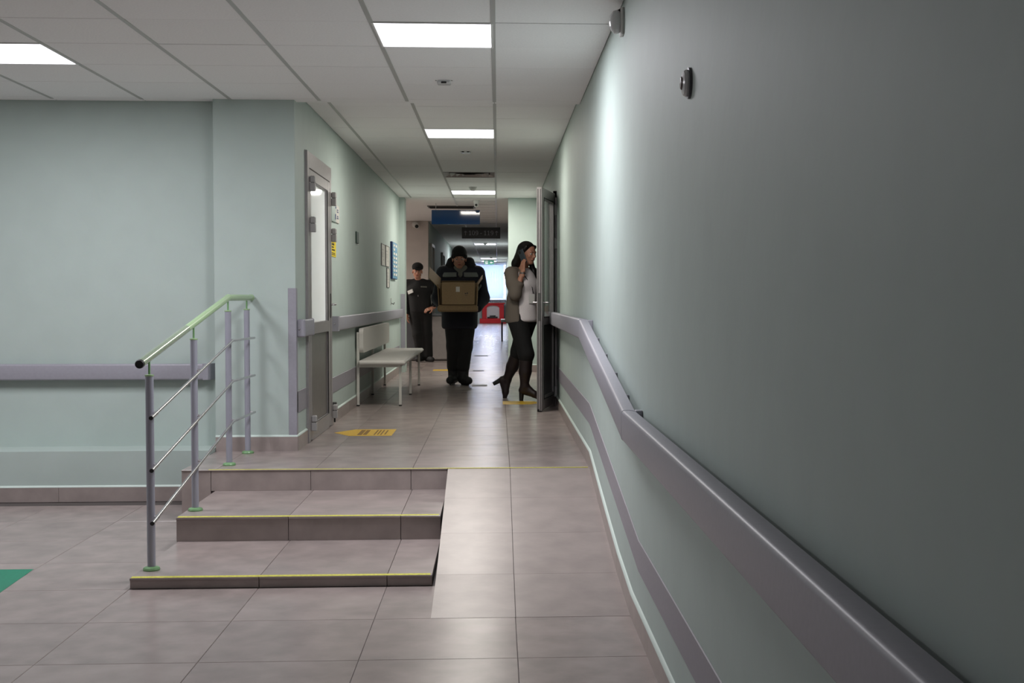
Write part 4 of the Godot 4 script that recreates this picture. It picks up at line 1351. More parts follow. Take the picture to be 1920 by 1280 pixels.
	for kz in nz - 1:
		for jy in ny - 1:
			var row = (kz * ny + jy) * nx
			for ix in nx - 1:
				var at = row + ix
				if absf(f[at]) > cell * 2.0: continue
				var mask = 0
				for c in 8:
					if f[at + corners[c]] < 0.0: mask |= 1 << c
				if mask == 0 or mask == 255: continue
				var sum = Vector3.ZERO
				var n = 0
				for e in edges:
					var ia = (mask >> e[0]) & 1
					var ib = (mask >> e[1]) & 1
					if ia == ib: continue
					var va = f[at + corners[e[0]]]
					var vb = f[at + corners[e[1]]]
					sum += cpos[e[0]].lerp(cpos[e[1]], va / (va - vb))
					n += 1
				index[at] = verts.size()
				verts.append(lo + (Vector3(ix, jy, kz) + sum / n) * cell)
	var normals = PackedVector3Array()
	normals.resize(verts.size())
	var tris = PackedInt32Array()
	for at in index:
		var ix = at % nx
		var jy = (at / sy) % ny
		var kz = at / sz
		if ix == 0 or jy == 0 or kz == 0: continue
		var s0 = f[at] < 0.0
		for ax in 3:
			var step = [1, sy, sz][ax]
			if (f[at + step] < 0.0) == s0: continue
			var u = [sy, sz, 1][ax]
			var v = [sz, 1, sy][ax]
			if not (index.has(at - u) and index.has(at - v) and index.has(at - u - v)): continue
			var q = [index[at], index[at - u], index[at - u - v], index[at - v]]
			if not s0: q = [q[0], q[3], q[2], q[1]]
			# front faces run clockwise
			tris.append_array([q[0], q[1], q[2], q[0], q[2], q[3]])
	for i in range(0, tris.size(), 3):
		var a = verts[tris[i]]
		var n = (verts[tris[i + 2]] - a).cross(verts[tris[i + 1]] - a)
		for j in 3: normals[tris[i + j]] += n
	for i in tris:
		st.set_normal(normals[i].normalized())
		st.add_vertex(verts[i])

func flesh(shapes, cell, k):
	var st = mb()
	field_mesh(st, shapes, cell, k)
	return st.commit()

# a head looking along +z of its basis, c = middle of the head, s = scale (1 = 0.23 m from chin to crown)
func head_shapes(c: Vector3, B: Basis, s: float):
	var P = func(x, y, z): return c + B * (Vector3(x, y, z) * s)
	var out = [
		["e", P.call(0, 0.03, -0.012), Vector3(0.074, 0.085, 0.094) * s, B],
		["e", P.call(0, -0.025, 0.022), Vector3(0.058, 0.082, 0.066) * s, B],
		["e", P.call(0, -0.088, 0.048), Vector3(0.027, 0.022, 0.026) * s, B],
		["c", P.call(0.05, -0.05, 0.005), P.call(0.018, -0.09, 0.045), 0.018 * s, 0.016 * s],
		["c", P.call(-0.05, -0.05, 0.005), P.call(-0.018, -0.09, 0.045), 0.018 * s, 0.016 * s],
		["c", P.call(0, 0.012, 0.082), P.call(0, -0.026, 0.100), 0.007 * s, 0.011 * s, 0.008],
		["e", P.call(0.011, -0.032, 0.090), Vector3(0.008, 0.007, 0.009) * s, B, 0.006],
		["e", P.call(-0.011, -0.032, 0.090), Vector3(0.008, 0.007, 0.009) * s, B, 0.006],
		["c", P.call(-0.034, 0.022, 0.072), P.call(0.034, 0.022, 0.072), 0.012 * s, 0.012 * s],
		["e", P.call(0.038, -0.02, 0.062), Vector3(0.02, 0.017, 0.014) * s, B],
		["e", P.call(-0.038, -0.02, 0.062), Vector3(0.02, 0.017, 0.014) * s, B],
		["c", P.call(-0.014, -0.055, 0.080), P.call(0.014, -0.055, 0.080), 0.009 * s, 0.009 * s, 0.008],
		["-e", P.call(0.031, 0.003, 0.086), Vector3(0.017, 0.010, 0.012) * s, B, 0.008],
		["-e", P.call(-0.031, 0.003, 0.086), Vector3(0.017, 0.010, 0.012) * s, B, 0.008],
	]
	for x in [-1.0, 1.0]:
		out.append(["e", P.call(x * 0.077, -0.005, -0.008), Vector3(0.010, 0.030, 0.018) * s, B, 0.008])
	return out

func face_parts(parent, c: Vector3, B: Basis, s: float, lip_mat):
	for x in [-1.0, 1.0]:
		var e = put("eye", flesh_ball(0.0118 * s), M.eye, parent, c + B * (Vector3(x * 0.031, 0.003, 0.0725) * s))
		put("iris", flesh_ball(0.0072 * s), M.iris, e, B * (Vector3(0.0, 0.0, 0.0062) * s))
		put("brow", tube([c + B * (Vector3(x * 0.014, 0.020, 0.086) * s), c + B * (Vector3(x * 0.032, 0.025, 0.082) * s), c + B * (Vector3(x * 0.048, 0.019, 0.070) * s)], 0.0034 * s, 6), M.brow, parent)
	put("lips", tube([c + B * (Vector3(-0.020, -0.056, 0.080) * s), c + B * (Vector3(0, -0.0545, 0.0885) * s), c + B * (Vector3(0.020, -0.056, 0.080) * s)], 0.0055 * s, 8), lip_mat, parent)

func flesh_ball(r):
	var m = SphereMesh.new()
	m.radius = r
	m.height = 2 * r
	m.radial_segments = 14
	m.rings = 8
	return m

# a hand: wrist point, direction of the fingers d, direction out of the palm p; curl bends the fingers towards the palm
func hand_shapes(w: Vector3, d: Vector3, p: Vector3, right: bool, curl: float, s = 1.0):
	d = d.normalized()
	p = (p - d * p.dot(d)).normalized()
	var side = d.cross(p) * (1.0 if right else -1.0)      # towards the thumb
	var out = []
	var palm = w + d * 0.05 * s
	out.append(["b", palm, Vector3(0.039, 0.046, 0.013) * s, 0.012 * s, Basis(side, d, p)])
	out.append(["c", w - d * 0.03 * s, w + d * 0.02 * s, 0.025 * s, 0.025 * s])
	var lens = [0.070, 0.078, 0.073, 0.058]
	for i in 4:
		var root = w + d * (0.088 - 0.004 * absf(i - 1.3)) * s + side * (0.028 - 0.0185 * i) * s
		var a = root
		var ang = curl * 0.5
		for j in 3:
			var dir = (d * cos(ang) + p * sin(ang)).normalized()
			var b = a + dir * lens[i] * [0.45, 0.31, 0.24][j] * s
			out.append(["c", a, b, (0.0092 - 0.0008 * j) * s, (0.0084 - 0.0008 * j) * s, 0.005])
			a = b
			ang += curl
	var t0 = w + d * 0.025 * s + side * 0.030 * s
	var t1 = t0 + (d * 0.6 + side * 0.75 + p * 0.25).normalized() * 0.038 * s
	var t2 = t1 + (d * 0.95 + side * 0.1 + p * 0.45).normalized() * 0.045 * s
	out.append(["c", t0, t1, 0.014 * s, 0.0105 * s, 0.008])
	out.append(["c", t1, t2, 0.0105 * s, 0.0085 * s, 0.006])
	return out

func person_base(label, at, turn):
	return thing("person", label, "person", at, turn)

# ---------------------------------------------------------------- the woman on the telephone; local +z is where she faces
func make_woman():
	var WT = deg_to_rad(48.0)
	var t = person_base("person in a grey-brown blazer, black trousers and heeled boots talking on a telephone", Vector3(0.258, UP_Y, -12.95), WT)
	var V = func(x, y, z): return Vector3(x, y, z)
	# joints (x = her left, z = forward)
	var head = Vector3(-0.01, 1.52, 0.085)
	var HB = Basis(Vector3.UP, -0.02) * Basis(Vector3.RIGHT, 0.10)
	var neck0 = Vector3(0, 1.34, 0.01)
	var shR = Vector3(-0.165, 1.315, -0.01)
	var elR = Vector3(-0.20, 1.10, 0.075)
	var wrR = head + HB * Vector3(-0.128, -0.195, 0.062)
	var shL = Vector3(0.165, 1.315, 0.0)
	var elL = Vector3(0.21, 1.06, -0.03)
	var wrL = Vector3(0.17, 0.95, 0.17)
	var hipR = Vector3(-0.085, 0.86, 0.0)
	var knR = Vector3(-0.085, 0.48, 0.125)
	var anR = Vector3(-0.085, 0.155, 0.10)
	var hipL = Vector3(0.085, 0.86, 0.0)
	var knL = Vector3(0.08, 0.50, -0.125)
	var anL = Vector3(0.08, 0.20, -0.285)
	# body: torso and limbs, then head and hands on finer grids, one mesh
	var st = mb()
	field_mesh(st, [
		["c", V.call(0, 0.90, 0), V.call(0, 1.08, 0.005), 0.12, 0.10], ["c", V.call(0, 1.08, 0.005), V.call(0, 1.27, 0), 0.10, 0.105],
		["c", shR, shL, 0.05, 0.05], ["c", neck0, head + HB * V.call(0, -0.06, -0.02), 0.045, 0.045],
		["c", shR, elR, 0.045, 0.036], ["c", elR, wrR, 0.037, 0.025], ["c", shL, elL, 0.045, 0.036], ["c", elL, wrL, 0.037, 0.025],
		["c", hipR, knR, 0.082, 0.052], ["c", knR, anR, 0.050, 0.034], ["c", hipL, knL, 0.082, 0.052], ["c", knL, anL, 0.050, 0.034],
	], 0.013, 0.03)
	field_mesh(st, head_shapes(head, HB, 0.97), 0.0042, 0.016)
	var hd = HB * V.call(0.02, 0.165, -0.03)
	field_mesh(st, hand_shapes(wrR, hd, HB * V.call(1.0, 0.0, 0.25), true, 0.28, 0.95), 0.0036, 0.008)
	field_mesh(st, hand_shapes(wrL, wrL - elL, V.call(-1, -0.3, 0), false, 0.3, 0.92), 0.0048, 0.008)
	put("body", st.commit(), M.skin, t)
	face_parts(t, head, HB, 0.97, M.lips)
	# hair: cap swept back, long tail down the back
	var H = func(x, y, z): return head + HB * Vector3(x, y, z)
	put("hair", flesh([
		["e", H.call(0, 0.048, -0.028), Vector3(0.083, 0.083, 0.095), HB], ["e", H.call(0, 0.02, -0.062), Vector3(0.078, 0.085, 0.065), HB],
		["c", H.call(-0.066, 0.075, 0.03), H.call(-0.080, 0.0, -0.035), 0.018, 0.022], ["c", H.call(0.066, 0.075, 0.03), H.call(0.080, 0.0, -0.035), 0.018, 0.022],
		["c", H.call(0, 0.0, -0.080), V.call(0.0, 1.42, -0.075), 0.066, 0.056], ["c", V.call(0.0, 1.42, -0.075), V.call(0.01, 1.33, -0.105), 0.056, 0.035],
		["c", H.call(0.055, -0.03, -0.03), V.call(0.085, 1.33, 0.085), 0.030, 0.028], ["c", V.call(0.085, 1.33, 0.085), V.call(0.085, 1.19, 0.115), 0.028, 0.018],
		["-e", H.call(0, -0.022, 0.098), Vector3(0.070, 0.092, 0.085), HB],
	], 0.0055, 0.02), M.hair, t)
	# white shirt
	put("shirt", flesh([
		["e", V.call(0, 1.22, 0.025), Vector3(0.150, 0.155, 0.115)], ["c", V.call(0, 1.18, 0.055), V.call(0, 0.98, 0.045), 0.108, 0.105],
		["e", V.call(-0.062, 1.195, 0.085), Vector3(0.065, 0.065, 0.06)], ["e", V.call(0.062, 1.195, 0.085), Vector3(0.065, 0.065, 0.06)],
		["c", V.call(0, 0.98, 0.045), V.call(0, 0.80, 0.030), 0.110, 0.142], ["c", V.call(-0.05, 0.95, 0.02), V.call(-0.05, 0.80, 0.01), 0.10, 0.135], ["c", neck0 + V.call(0, -0.02, 0), neck0 + V.call(0, 0.01, 0.005), 0.062, 0.055],
		["-b", V.call(0, 0.69, 0), Vector3(0.3, 0.125, 0.3), 0.005],
	], 0.009, 0.035), M.shirt, t)
	# blazer: back and sides, open at the front
	var coat = [
		["e", V.call(0, 1.225, -0.012), Vector3(0.192, 0.150, 0.128)], ["c", V.call(0, 1.20, -0.01), V.call(0, 1.02, 0.0), 0.140, 0.132],
		["c", V.call(-0.055, 1.04, -0.005), V.call(-0.055, 0.80, -0.005), 0.125, 0.145], ["c", V.call(0.055, 1.04, -0.005), V.call(0.055, 0.80, -0.005), 0.125, 0.145],
		["c", shR + V.call(0.02, 0.005, 0), shL + V.call(-0.02, 0.005, 0), 0.066, 0.066],
		["-b", V.call(-0.005, 1.00, 0.225), Vector3(0.135, 0.60, 0.165), 0.03, Basis(Vector3.RIGHT, -0.06)],
		["-b", V.call(0, 0.69, 0), Vector3(0.5, 0.11, 0.5), 0.01], ["-c", V.call(0, 1.36, 0.02), V.call(0, 1.52, 0.06), 0.070, 0.085],
	]
	coat[7] = ["-e", V.call(0, 1.42, 0.035), Vector3(0.078, 0.085, 0.085)]
	var bz = put("blazer", flesh(coat, 0.009, 0.035), M.blazer, t)
	put("sleeve", flesh([["c", shR, shR.lerp(elR, 0.5), 0.074, 0.068], ["c", shR.lerp(elR, 0.5), elR, 0.068, 0.060], ["c", elR, elR.lerp(wrR, 0.42), 0.060, 0.046], ["e", elR.lerp(wrR, 0.45), Vector3(0.05, 0.022, 0.05)]], 0.008, 0.03), M.blazer, bz)
	put("sleeve", flesh([["c", shL, elL, 0.072, 0.058], ["c", elL, elL.lerp(wrL, 0.75), 0.058, 0.042]], 0.010, 0.03), M.blazer, bz)
	put("lapel", prism([Vector2(0, 0), Vector2(0.05, 0.12), Vector2(0.035, 0.25), Vector2(0.0, 0.28)], 0.008, V.call(-0.150, 1.08, 0.085), Basis(Vector3.UP, -0.85)), M.blazer, bz)
	# trousers
	put("trousers", flesh([
		["e", V.call(0, 0.84, 0.0), Vector3(0.165, 0.11, 0.130)], ["c", hipR, knR, 0.108, 0.082], ["c", hipL, knL, 0.108, 0.082],
		["c", knR, knR.lerp(anR, 0.2), 0.078, 0.066], ["c", knL, knL.lerp(anL, 0.2), 0.078, 0.066],
	], 0.010, 0.03), M.trouser, t)
	# boots with block heels
	var mk_boot = func(kn, an, toe_dir, heel_dir):
		var top = kn.lerp(an, 0.16)
		var ball = an + toe_dir * 0.105 + heel_dir * 0.085
		var tip = an + toe_dir * 0.165 + heel_dir * 0.128
		var heel_at = an - toe_dir * 0.022 + heel_dir * 0.045
		var b = put("boot", flesh([
			["c", top, top.lerp(an, 0.45), 0.072, 0.064], ["c", top.lerp(an, 0.45), an, 0.064, 0.043],
			["c", an, heel_at, 0.040, 0.036], ["c", an + toe_dir * 0.01, ball, 0.038, 0.032], ["c", heel_at, ball, 0.034, 0.030], ["c", ball, tip, 0.031, 0.020],
		], 0.007, 0.02), M.boot, t)
		var h0 = heel_at + heel_dir * 0.02 - toe_dir * 0.008
		put("heel", tube([h0, an - toe_dir * 0.034 + heel_dir * 0.153], 0.027, 10, 0.021), M.black, b)
		put("sole", tube([heel_at + heel_dir * 0.03, ball + heel_dir * 0.024, tip + heel_dir * 0.017], 0.012, 8, 0.010), M.black, b)
	mk_boot.call(knR, anR, Vector3(sin(0.5), 0, cos(0.5)), Vector3(0, -1, 0))
	var a = 1.02
	mk_boot.call(knL, anL, Vector3(cos(a) * sin(0.5), -sin(a), cos(a) * cos(0.5)), Vector3(-sin(a) * sin(0.5), -cos(a), -sin(a) * cos(0.5)))
	# badge on a lanyard, bracelet
	var ln = put("lanyard", tube([V.call(-0.07, 1.36, 0.03), V.call(-0.085, 1.27, 0.125), V.call(-0.03, 1.17, 0.160), V.call(-0.02, 1.11, 0.165)], 0.004, 6), M.trouser, t)
	put("badge", box(Vector3(0.065, 0.095, 0.003), 0.001), M.white, ln, V.call(-0.045, 1.055, 0.166), V.call(0, -0.5, 0))
	put("bracelet", tube([wrR - hd.normalized() * 0.012, wrR + hd.normalized() * 0.002], 0.029, 14), M.alu_dark, t)
	# the telephone is a thing of its own
	var R = Basis(Vector3.UP, WT)
	var ph = thing("telephone", "dark grey mobile telephone held at the woman's ear", "telephone", t.position + R * (head + HB * Vector3(-0.094, -0.030, 0.012)), 0.0)
	ph.basis = R * HB * Basis(Vector3.RIGHT, -0.45) * Basis(Vector3.BACK, 0.10)
	put("body", box(Vector3(0.009, 0.148, 0.072), 0.003), M.phone, ph)
	put("lens_block", box(Vector3(0.003, 0.03, 0.03), 0.001), M.black, ph, Vector3(-0.0055, 0.05, -0.014))

# ---------------------------------------------------------------- the man carrying cartons, facing the camera (+z); his left is +x
func make_porter():
	var at = Vector3(-0.45, UP_Y, -15.25)
	var t = person_base("person in a dark winter jacket with reflective stripes and a knitted hat carrying cartons", at, 0.0)
	var V = func(x, y, z): return Vector3(x, y, z)
	var head = Vector3(-0.015, 1.535, 0.045)
	var HB = Basis(Vector3.UP, 0.05) * Basis(Vector3.RIGHT, 0.10)
	var shR = V.call(-0.20, 1.362, 0)
	var shL = V.call(0.20, 1.362, 0)
	var elR = V.call(-0.265, 1.06, 0.03)
	var elL = V.call(0.265, 1.06, 0.03)
	var wrR = V.call(-0.20, 0.925, 0.22)
	var wrL = V.call(0.20, 0.925, 0.22)
	var hipR = V.call(-0.10, 0.86, 0)
	var hipL = V.call(0.085, 0.86, 0)
	var knR = V.call(-0.085, 0.47, 0.02)
	var knL = V.call(0.055, 0.47, 0.05)
	var anR = V.call(-0.095, 0.10, -0.05)
	var anL = V.call(0.03, 0.10, 0.04)
	var st = mb()
	field_mesh(st, [
		["c", V.call(0, 0.9, 0), V.call(0, 1.26, 0), 0.13, 0.14], ["c", shR, shL, 0.06, 0.06], ["c", V.call(0, 1.34, 0.0), head + V.call(0, -0.06, -0.02), 0.055, 0.05],
		["c", shR, elR, 0.05, 0.042], ["c", elR, wrR, 0.042, 0.028], ["c", shL, elL, 0.05, 0.042], ["c", elL, wrL, 0.042, 0.028],
		["c", hipR, knR, 0.085, 0.058], ["c", knR, anR, 0.055, 0.04], ["c", hipL, knL, 0.085, 0.058], ["c", knL, anL, 0.055, 0.04],
	], 0.014, 0.03)
	field_mesh(st, head_shapes(head, HB, 1.03), 0.0048, 0.016)
	field_mesh(st, hand_shapes(wrR, V.call(0.75, -0.05, 0.6), V.call(0, 1, 0), false, 0.25, 1.0), 0.005, 0.008)
	field_mesh(st, hand_shapes(wrL, V.call(-0.75, -0.05, 0.6), V.call(0, 1, 0), true, 0.25, 1.0), 0.005, 0.008)
	put("body", st.commit(), M.skin, t)
	face_parts(t, head, HB, 1.03, M.lips)
	var H = func(x, y, z): return head + HB * Vector3(x, y, z)
	put("hat", flesh([["e", H.call(0, 0.070, -0.010), Vector3(0.092, 0.098, 0.105), HB], ["c", H.call(-0.06, 0.052, 0.06), H.call(0.06, 0.052, 0.06), 0.022, 0.022], ["c", H.call(-0.075, 0.03, 0.0), H.call(0.075, 0.03, 0.0), 0.024, 0.024], ["e", H.call(0, 0.02, -0.05), Vector3(0.085, 0.06, 0.065), HB],
		["-e", H.call(0, -0.035, 0.115), Vector3(0.075, 0.075, 0.08), HB]], 0.007, 0.02), M.knit, t)
	put("hood", flesh([
		["c", V.call(-0.135, 1.38, 0.02), V.call(-0.105, 1.50, -0.03), 0.075, 0.062], ["c", V.call(0.135, 1.38, 0.02), V.call(0.105, 1.50, -0.03), 0.075, 0.062],
		["c", V.call(-0.09, 1.49, -0.08), V.call(0.09, 1.49, -0.08), 0.078, 0.078], ["c", V.call(-0.12, 1.40, -0.03), V.call(0.12, 1.40, -0.03), 0.085, 0.085], ["c", V.call(-0.12, 1.36, 0.03), V.call(-0.04, 1.31, 0.12), 0.058, 0.035], ["c", V.call(0.12, 1.36, 0.03), V.call(0.04, 1.31, 0.12), 0.058, 0.035],
	], 0.010, 0.03), M.hood, t)
	put("scarf", flesh([["c", V.call(-0.045, 1.42, 0.05), V.call(0.0, 1.33, 0.115), 0.045, 0.035], ["c", V.call(0.045, 1.42, 0.05), V.call(0.0, 1.33, 0.115), 0.045, 0.035], ["c", V.call(0, 1.33, 0.115), V.call(0, 1.25, 0.15), 0.035, 0.02]], 0.008, 0.02), M.scarf, t)
	var jk = put("jacket", flesh([
		["e", V.call(0, 1.265, 0.0), Vector3(0.255, 0.17, 0.165)], ["c", V.call(-0.07, 1.15, 0.0), V.call(-0.07, 0.72, 0.0), 0.165, 0.165], ["c", V.call(0.05, 1.15, 0.0), V.call(0.05, 0.72, 0.0), 0.165, 0.155],
		["c", shR, shL, 0.10, 0.10], ["-b", V.call(0, 0.58, 0), Vector3(0.5, 0.10, 0.5), 0.01], ["-e", V.call(0, 1.47, 0.04), Vector3(0.075, 0.10, 0.09)],
	], 0.012, 0.05), M.navy, t)
	for s in [-1.0, 1.0]:
		var a = shL if s > 0 else shR
		var b = elL if s > 0 else elR
		var w = wrL if s > 0 else wrR
		put("sleeve", flesh([["c", a, b, 0.098, 0.084], ["c", b, b.lerp(w, 0.85), 0.084, 0.058]], 0.012, 0.04), M.navy, jk)
	# reflective stripes: chest bands sunk into the jacket front
	for s in [-1.0, 1.0]:
		var sp = mb()
		var n = 10
		for i in n:
			var x0 = s * lerpf(0.045, 0.215, float(i) / n)
			var x1 = s * lerpf(0.045, 0.215, float(i + 1) / n)
			var zf = func(x): return 0.012 + 0.172 * sqrt(maxf(0.02, 1.0 - pow(x / 0.262, 2.0)))
			var p = [V.call(x0, 1.318, zf.call(x0)), V.call(x1, 1.318, zf.call(x1)), V.call(x1, 1.372, zf.call(x1) - 0.022), V.call(x0, 1.372, zf.call(x0) - 0.022)]
			var nn = (p[1] - p[0]).cross(p[3] - p[0]).normalized()
			if nn.z < 0: nn = -nn
			quad(sp, p[0], p[1], p[2], p[3], nn)
			var q = []
			for v in p: q.append(v - nn * 0.03)
			quad(sp, p[3], p[2], q[2], q[3], Vector3.UP)
			quad(sp, p[0], p[1], q[1], q[0], Vector3.DOWN)
		put("stripe", sp.commit(), M.reflective, jk)
	put("hem_tape", tube([V.call(0.14, 1.06, 0.155), V.call(0.24, 1.20, 0.11), V.call(0.262, 1.27, 0.06)], 0.012, 8), M.reflective, jk)
	put("radio_antenna", tube([V.call(0.235, 1.27, 0.03), V.call(0.275, 1.42, 0.03)], 0.005, 8), M.rubber, jk)
	put("trousers", flesh([
		["e", V.call(0, 0.84, 0), Vector3(0.19, 0.13, 0.15)], ["c", hipR, knR, 0.112, 0.088], ["c", hipL, knL, 0.112, 0.088],
		["c", knR, anR + V.call(0, 0.12, 0.01), 0.088, 0.078], ["c", knL, anL + V.call(0, 0.12, 0.01), 0.088, 0.078],
	], 0.013, 0.03), M.trouser, t)
	for q in [[anR, -0.22], [anL, 0.45]]:
		var an = q[0]
		var d = Vector3(sin(q[1]), 0, cos(q[1]))
		var b = put("boot", flesh([["c", an + V.call(0, 0.13, 0), an, 0.072, 0.062], ["c", an + V.call(0, -0.03, -0.0) - d * 0.03, an + V.call(0, -0.04, 0) + d * 0.15, 0.060, 0.050], ["-b", V.call(an.x, -0.09, an.z), Vector3(0.4, 0.10, 0.4), 0.0]], 0.009, 0.025), M.rubber, t)
		put("sole", tube([V.call(an.x, 0.012, an.z) - d * 0.055, V.call(an.x, 0.012, an.z) + d * 0.155], 0.0119, 8), M.black, b)
	# cartons
	var c1 = thing("carton", "small closed cardboard carton with a strip of tape held by the man", "box", at + V.call(-0.01, 0.985, 0.50))
	put("body", box(Vector3(0.385, 0.262, 0.24), 0.004, V.call(0, 0.131, 0)), M.card, c1)
	put("tape", box(Vector3(0.05, 0.262, 0.002), 0.0, V.call(0.015, 0.131, 0.1205)), M.tape, c1)
	put("tape", box(Vector3(0.05, 0.002, 0.24), 0.0, V.call(0.015, 0.2625, 0.0)), M.tape, c1)
	put("label", box(Vector3(0.045, 0.06, 0.001), 0.0, V.call(-0.005, 0.18, 0.1221)), M.paper, c1)
	bars(c1, "print", M.boot, [[0.0, 0.0, 0.018, 0.012], [0.022, 0.004, 0.012, 0.02], [0.008, -0.02, 0.03, 0.004]], Basis(), V.call(0.085, 0.13, 0.1206))
	var c2 = thing("carton", "larger open cardboard carton with raised flaps under the small one", "box", at + V.call(-0.02, 0.90, 0.40))
	var sh = mb()
	add_box(sh, V.call(0, 0.04, 0), Vector3(0.47, 0.08, 0.44), 0.02)
	put("tray", sh.commit(), M.card_dark, c2)
	for s in [-1.0, 1.0]: put("side", box(Vector3(0.012, 0.25, 0.34), 0.002), M.card_dark, c2, V.call(s * 0.228, 0.20, -0.04), V.call(0, 0, -s * 0.06))
	put("back", box(Vector3(0.45, 0.27, 0.008), 0.002), M.card_dark, c2, V.call(0, 0.21, -0.175))
	put("flap", box(Vector3(0.20, 0.006, 0.30), 0.002), M.card, c2, V.call(-0.275, 0.40, 0.02), V.call(0.45, 0.0, -0.85))
	put("flap", box(Vector3(0.12, 0.006, 0.26), 0.002), M.card, c2, V.call(0.255, 0.365, -0.03), V.call(0.2, 0, 0.95))
	put("flap", box(Vector3(0.40, 0.07, 0.006), 0.002), M.card_dark, c2, V.call(0, 0.345, -0.145), V.call(0.9, 0, 0))

# ---------------------------------------------------------------- the guard leaning on the desk
func make_guard():
	var at = Vector3(-1.27, UP_Y, -20.75)
	var t = person_base("person in a dark guard uniform and peaked cap standing by the reception desk", at, 0.0)
	var V = func(x, y, z): return Vector3(x, y, z)
	var head = Vector3(-0.055, 1.495, 0.05)
	var HB = Basis(Vector3.UP, 0.1) * Basis(Vector3.BACK, -0.05) * Basis(Vector3.RIGHT, 0.06)
	var shR = V.call(-0.215, 1.295, 0.0)
	var shL = V.call(0.145, 1.285, 0.0)
	var elR = V.call(-0.27, 1.02, -0.03)
	var elL = V.call(0.29, 1.06, -0.05)
	var wrR = V.call(-0.23, 0.80, 0.05)
	var wrL = V.call(0.20, 0.90, 0.11)
	var hipR = V.call(-0.10, 0.84, 0)
	var hipL = V.call(0.075, 0.84, 0)
	var knR = V.call(-0.055, 0.46, 0.04)
	var knL = V.call(0.10, 0.46, 0.03)
	var anR = V.call(0.0, 0.09, 0.0)
	var anL = V.call(0.11, 0.09, 0.02)
	var st = mb()
	field_mesh(st, [
		["c", V.call(-0.01, 0.88, 0), V.call(-0.035, 1.22, 0), 0.12, 0.13], ["c", shR, shL, 0.055, 0.055], ["c", V.call(-0.04, 1.30, 0.0), head + V.call(0, -0.06, -0.02), 0.055, 0.05],
		["c", shR, elR, 0.048, 0.04], ["c", elR, wrR, 0.04, 0.027], ["c", shL, elL, 0.048, 0.04], ["c", elL, wrL, 0.04, 0.027],
		["c", hipR, knR, 0.085, 0.056], ["c", knR, anR, 0.053, 0.04], ["c", hipL, knL, 0.085, 0.056], ["c", knL, anL, 0.053, 0.04],
	], 0.015, 0.03)
	field_mesh(st, head_shapes(head, HB, 1.0), 0.0055, 0.016)
	field_mesh(st, hand_shapes(wrR, V.call(0.05, -1, 0.1), V.call(1, 0, 0), false, 0.35, 1.0), 0.0055, 0.008)
	field_mesh(st, hand_shapes(wrL, V.call(-0.75, -0.25, 0.35), V.call(-0.1, -0.8, -0.5), true, 0.4, 1.05), 0.005, 0.008)
	put("body", st.commit(), M.skin, t)
	face_parts(t, head, HB, 1.0, M.lips)
	var H = func(x, y, z): return head + HB * Vector3(x, y, z)
	var cp = put("cap", flesh([["e", H.call(0, 0.082, -0.006), Vector3(0.092, 0.075, 0.105), HB], ["c", H.call(0, 0.05, -0.02), H.call(0, 0.06, -0.01), 0.083, 0.083], ["-e", H.call(0, -0.03, 0.10), Vector3(0.08, 0.075, 0.085), HB], ["-b", H.call(0, -0.06, 0), Vector3(0.2, 0.09, 0.2), 0.0]], 0.008, 0.02), M.knit, t)
	put("peak", flesh([["e", H.call(0, 0.050, 0.112), Vector3(0.062, 0.009, 0.055), HB * Basis(Vector3.RIGHT, 0.35)]], 0.006, 0.01), M.knit, cp)
	put("hair", flesh([["e", H.call(0, 0.015, -0.03), Vector3(0.080, 0.055, 0.080), HB], ["-e", H.call(0, -0.03, 0.075), Vector3(0.09, 0.10, 0.08), HB]], 0.008, 0.02), M.hair, t)
	var jk = put("jacket", flesh([
		["e", V.call(-0.035, 1.20, 0.0), Vector3(0.215, 0.16, 0.145)], ["c", V.call(-0.08, 1.12, 0.0), V.call(-0.06, 0.86, 0.0), 0.135, 0.135], ["c", V.call(0.02, 1.12, 0.0), V.call(0.04, 0.86, 0.0), 0.135, 0.135],
		["c", shR, shL, 0.08, 0.08], ["c", V.call(-0.10, 1.34, -0.02), V.call(-0.06, 1.30, 0.07), 0.040, 0.03], ["c", V.call(0.03, 1.34, -0.02), V.call(-0.02, 1.30, 0.07), 0.040, 0.03],
		["-b", V.call(0, 0.70, 0), Vector3(0.5, 0.09, 0.5), 0.01],
	], 0.013, 0.04), M.uniform, t)
	put("sleeve", flesh([["c", shR, elR, 0.078, 0.066], ["c", elR, elR.lerp(wrR, 0.9), 0.066, 0.046]], 0.013, 0.03), M.uniform, jk)
	put("sleeve", flesh([["c", shL, elL, 0.078, 0.066], ["c", elL, elL.lerp(wrL, 0.85), 0.066, 0.046]], 0.013, 0.03), M.uniform, jk)
	put("badge", box(Vector3(0.10, 0.06, 0.02), 0.002), M.white, jk, V.call(-0.165, 1.165, 0.128), V.call(0, -0.5, 0.35))
	put("name_patch", box(Vector3(0.10, 0.022, 0.02), 0.002), M.scarf, jk, V.call(0.055, 1.245, 0.125), V.call(-0.2, 0.35, -0.05))
	put("zip_tag", box(Vector3(0.012, 0.03, 0.012), 0.002), M.alu, jk, V.call(-0.04, 1.10, 0.135))
	put("trousers", flesh([
		["e", V.call(-0.01, 0.83, 0), Vector3(0.165, 0.12, 0.13)], ["c", hipR, knR, 0.108, 0.085], ["c", hipL, knL, 0.108, 0.085],
		["c", knR, anR + V.call(0, 0.02, 0), 0.086, 0.080], ["c", knL, anL + V.call(0, 0.02, 0), 0.086, 0.084],
	], 0.014, 0.03), M.trouser, t)
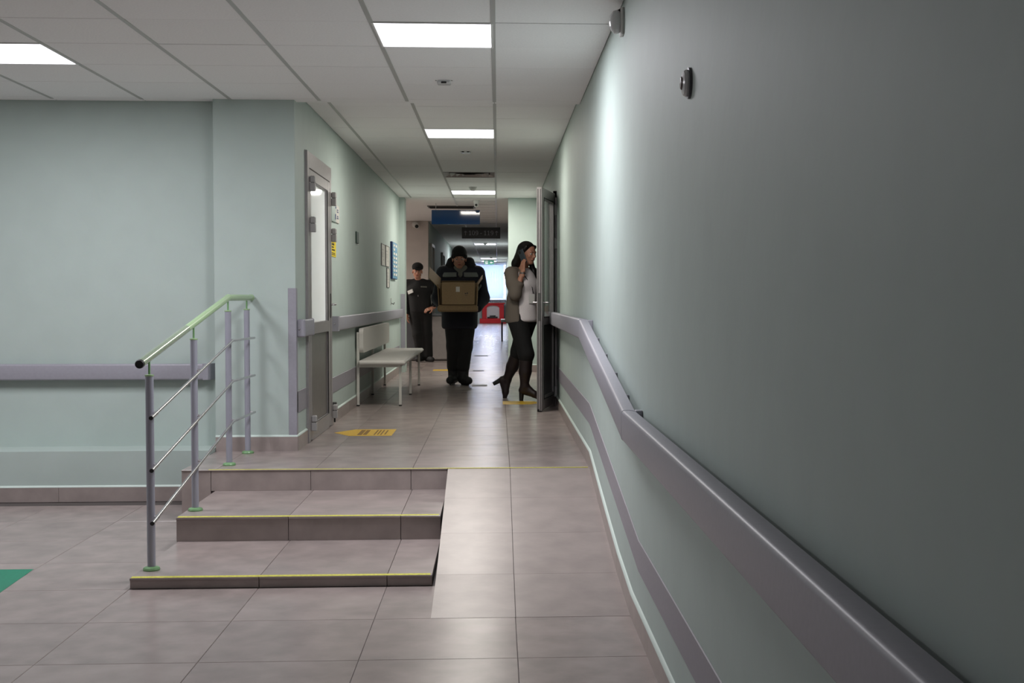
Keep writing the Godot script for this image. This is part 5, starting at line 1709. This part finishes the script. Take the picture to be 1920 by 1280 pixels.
	for q in [[anR, -0.35], [anL, 0.55]]:
		var an = q[0]
		var d = Vector3(sin(q[1]), 0, cos(q[1]))
		put("shoe", flesh([["c", an + V.call(0, -0.03, 0) - d * 0.03, an + V.call(0, -0.045, 0) + d * 0.15, 0.055, 0.042], ["-b", V.call(an.x, -0.10, an.z), Vector3(0.4, 0.10, 0.4), 0.0]], 0.010, 0.02), M.rubber, t)

func _ready():
	make_materials()
	make_camera()
	make_sky()
	# lamps
	var E0 = 4.7
	var WARM = Color(1.0, 0.975, 0.93)
	ceiling_light(-0.625, -0.02, -6.24, -6.845, CEIL_N, "lit square ceiling panel above the ramp and steps", E0 * 0.92)
	ceiling_light(-3.045, -2.44, -6.845, -7.45, CEIL_N, "lit square ceiling panel over the hall left of the railing", E0 * 0.72)
	ceiling_light(-5.465, -4.86, -6.24, -6.845, CEIL_N, "lit square ceiling panel deep in the hall beyond the frame", E0 * 0.72)
	ceiling_light(-3.045, -2.44, -2.61, -3.215, CEIL_N, "lit square ceiling panel over the hall beside the camera", E0 * 0.22)
	ceiling_light(-0.625, -0.02, -10.595, -11.2, CEIL_F, "lit square ceiling panel between the two doors of the corridor", E0 * 0.54, "lit ceiling panels", WARM)
	ceiling_light(-0.625, -0.02, -16.645, -17.25, CEIL_F, "lit square ceiling panel just before the pilasters", E0 * 0.84, "lit ceiling panels", WARM)
	ceiling_light(-4.2, -3.6, -20.3, -20.9, CEIL_F - 0.012, "lit square ceiling panel round the corner of the lobby", E0 * 2.2, "lit ceiling panels", WARM)
	ceiling_light(-3.3, -2.7, -10.6, -11.2, 2.83, "lit square ceiling panel in the room behind the frosted door", E0 * 5.0)
	for z in [-33.1, -45.1, -48.5]:
		ceiling_light(-0.615, -0.03, z + 0.3, z - 0.3, CEIL_F - 0.012, "lit ceiling panel in the far passage " + {-33.1: "nearest the number sign", -45.1: "close to the exit sign", -48.5: "next to the bright window"}[z], E0 * 0.9, "lit ceiling panels of the far passage")
	make_floors()
	make_walls()
	make_ceilings()
	make_end_window()
	make_rails()
	make_railing()
	make_doors()
	make_furniture()
	make_wall_things()
	make_floor_marks()
	make_woman()
	make_porter()
	make_guard()
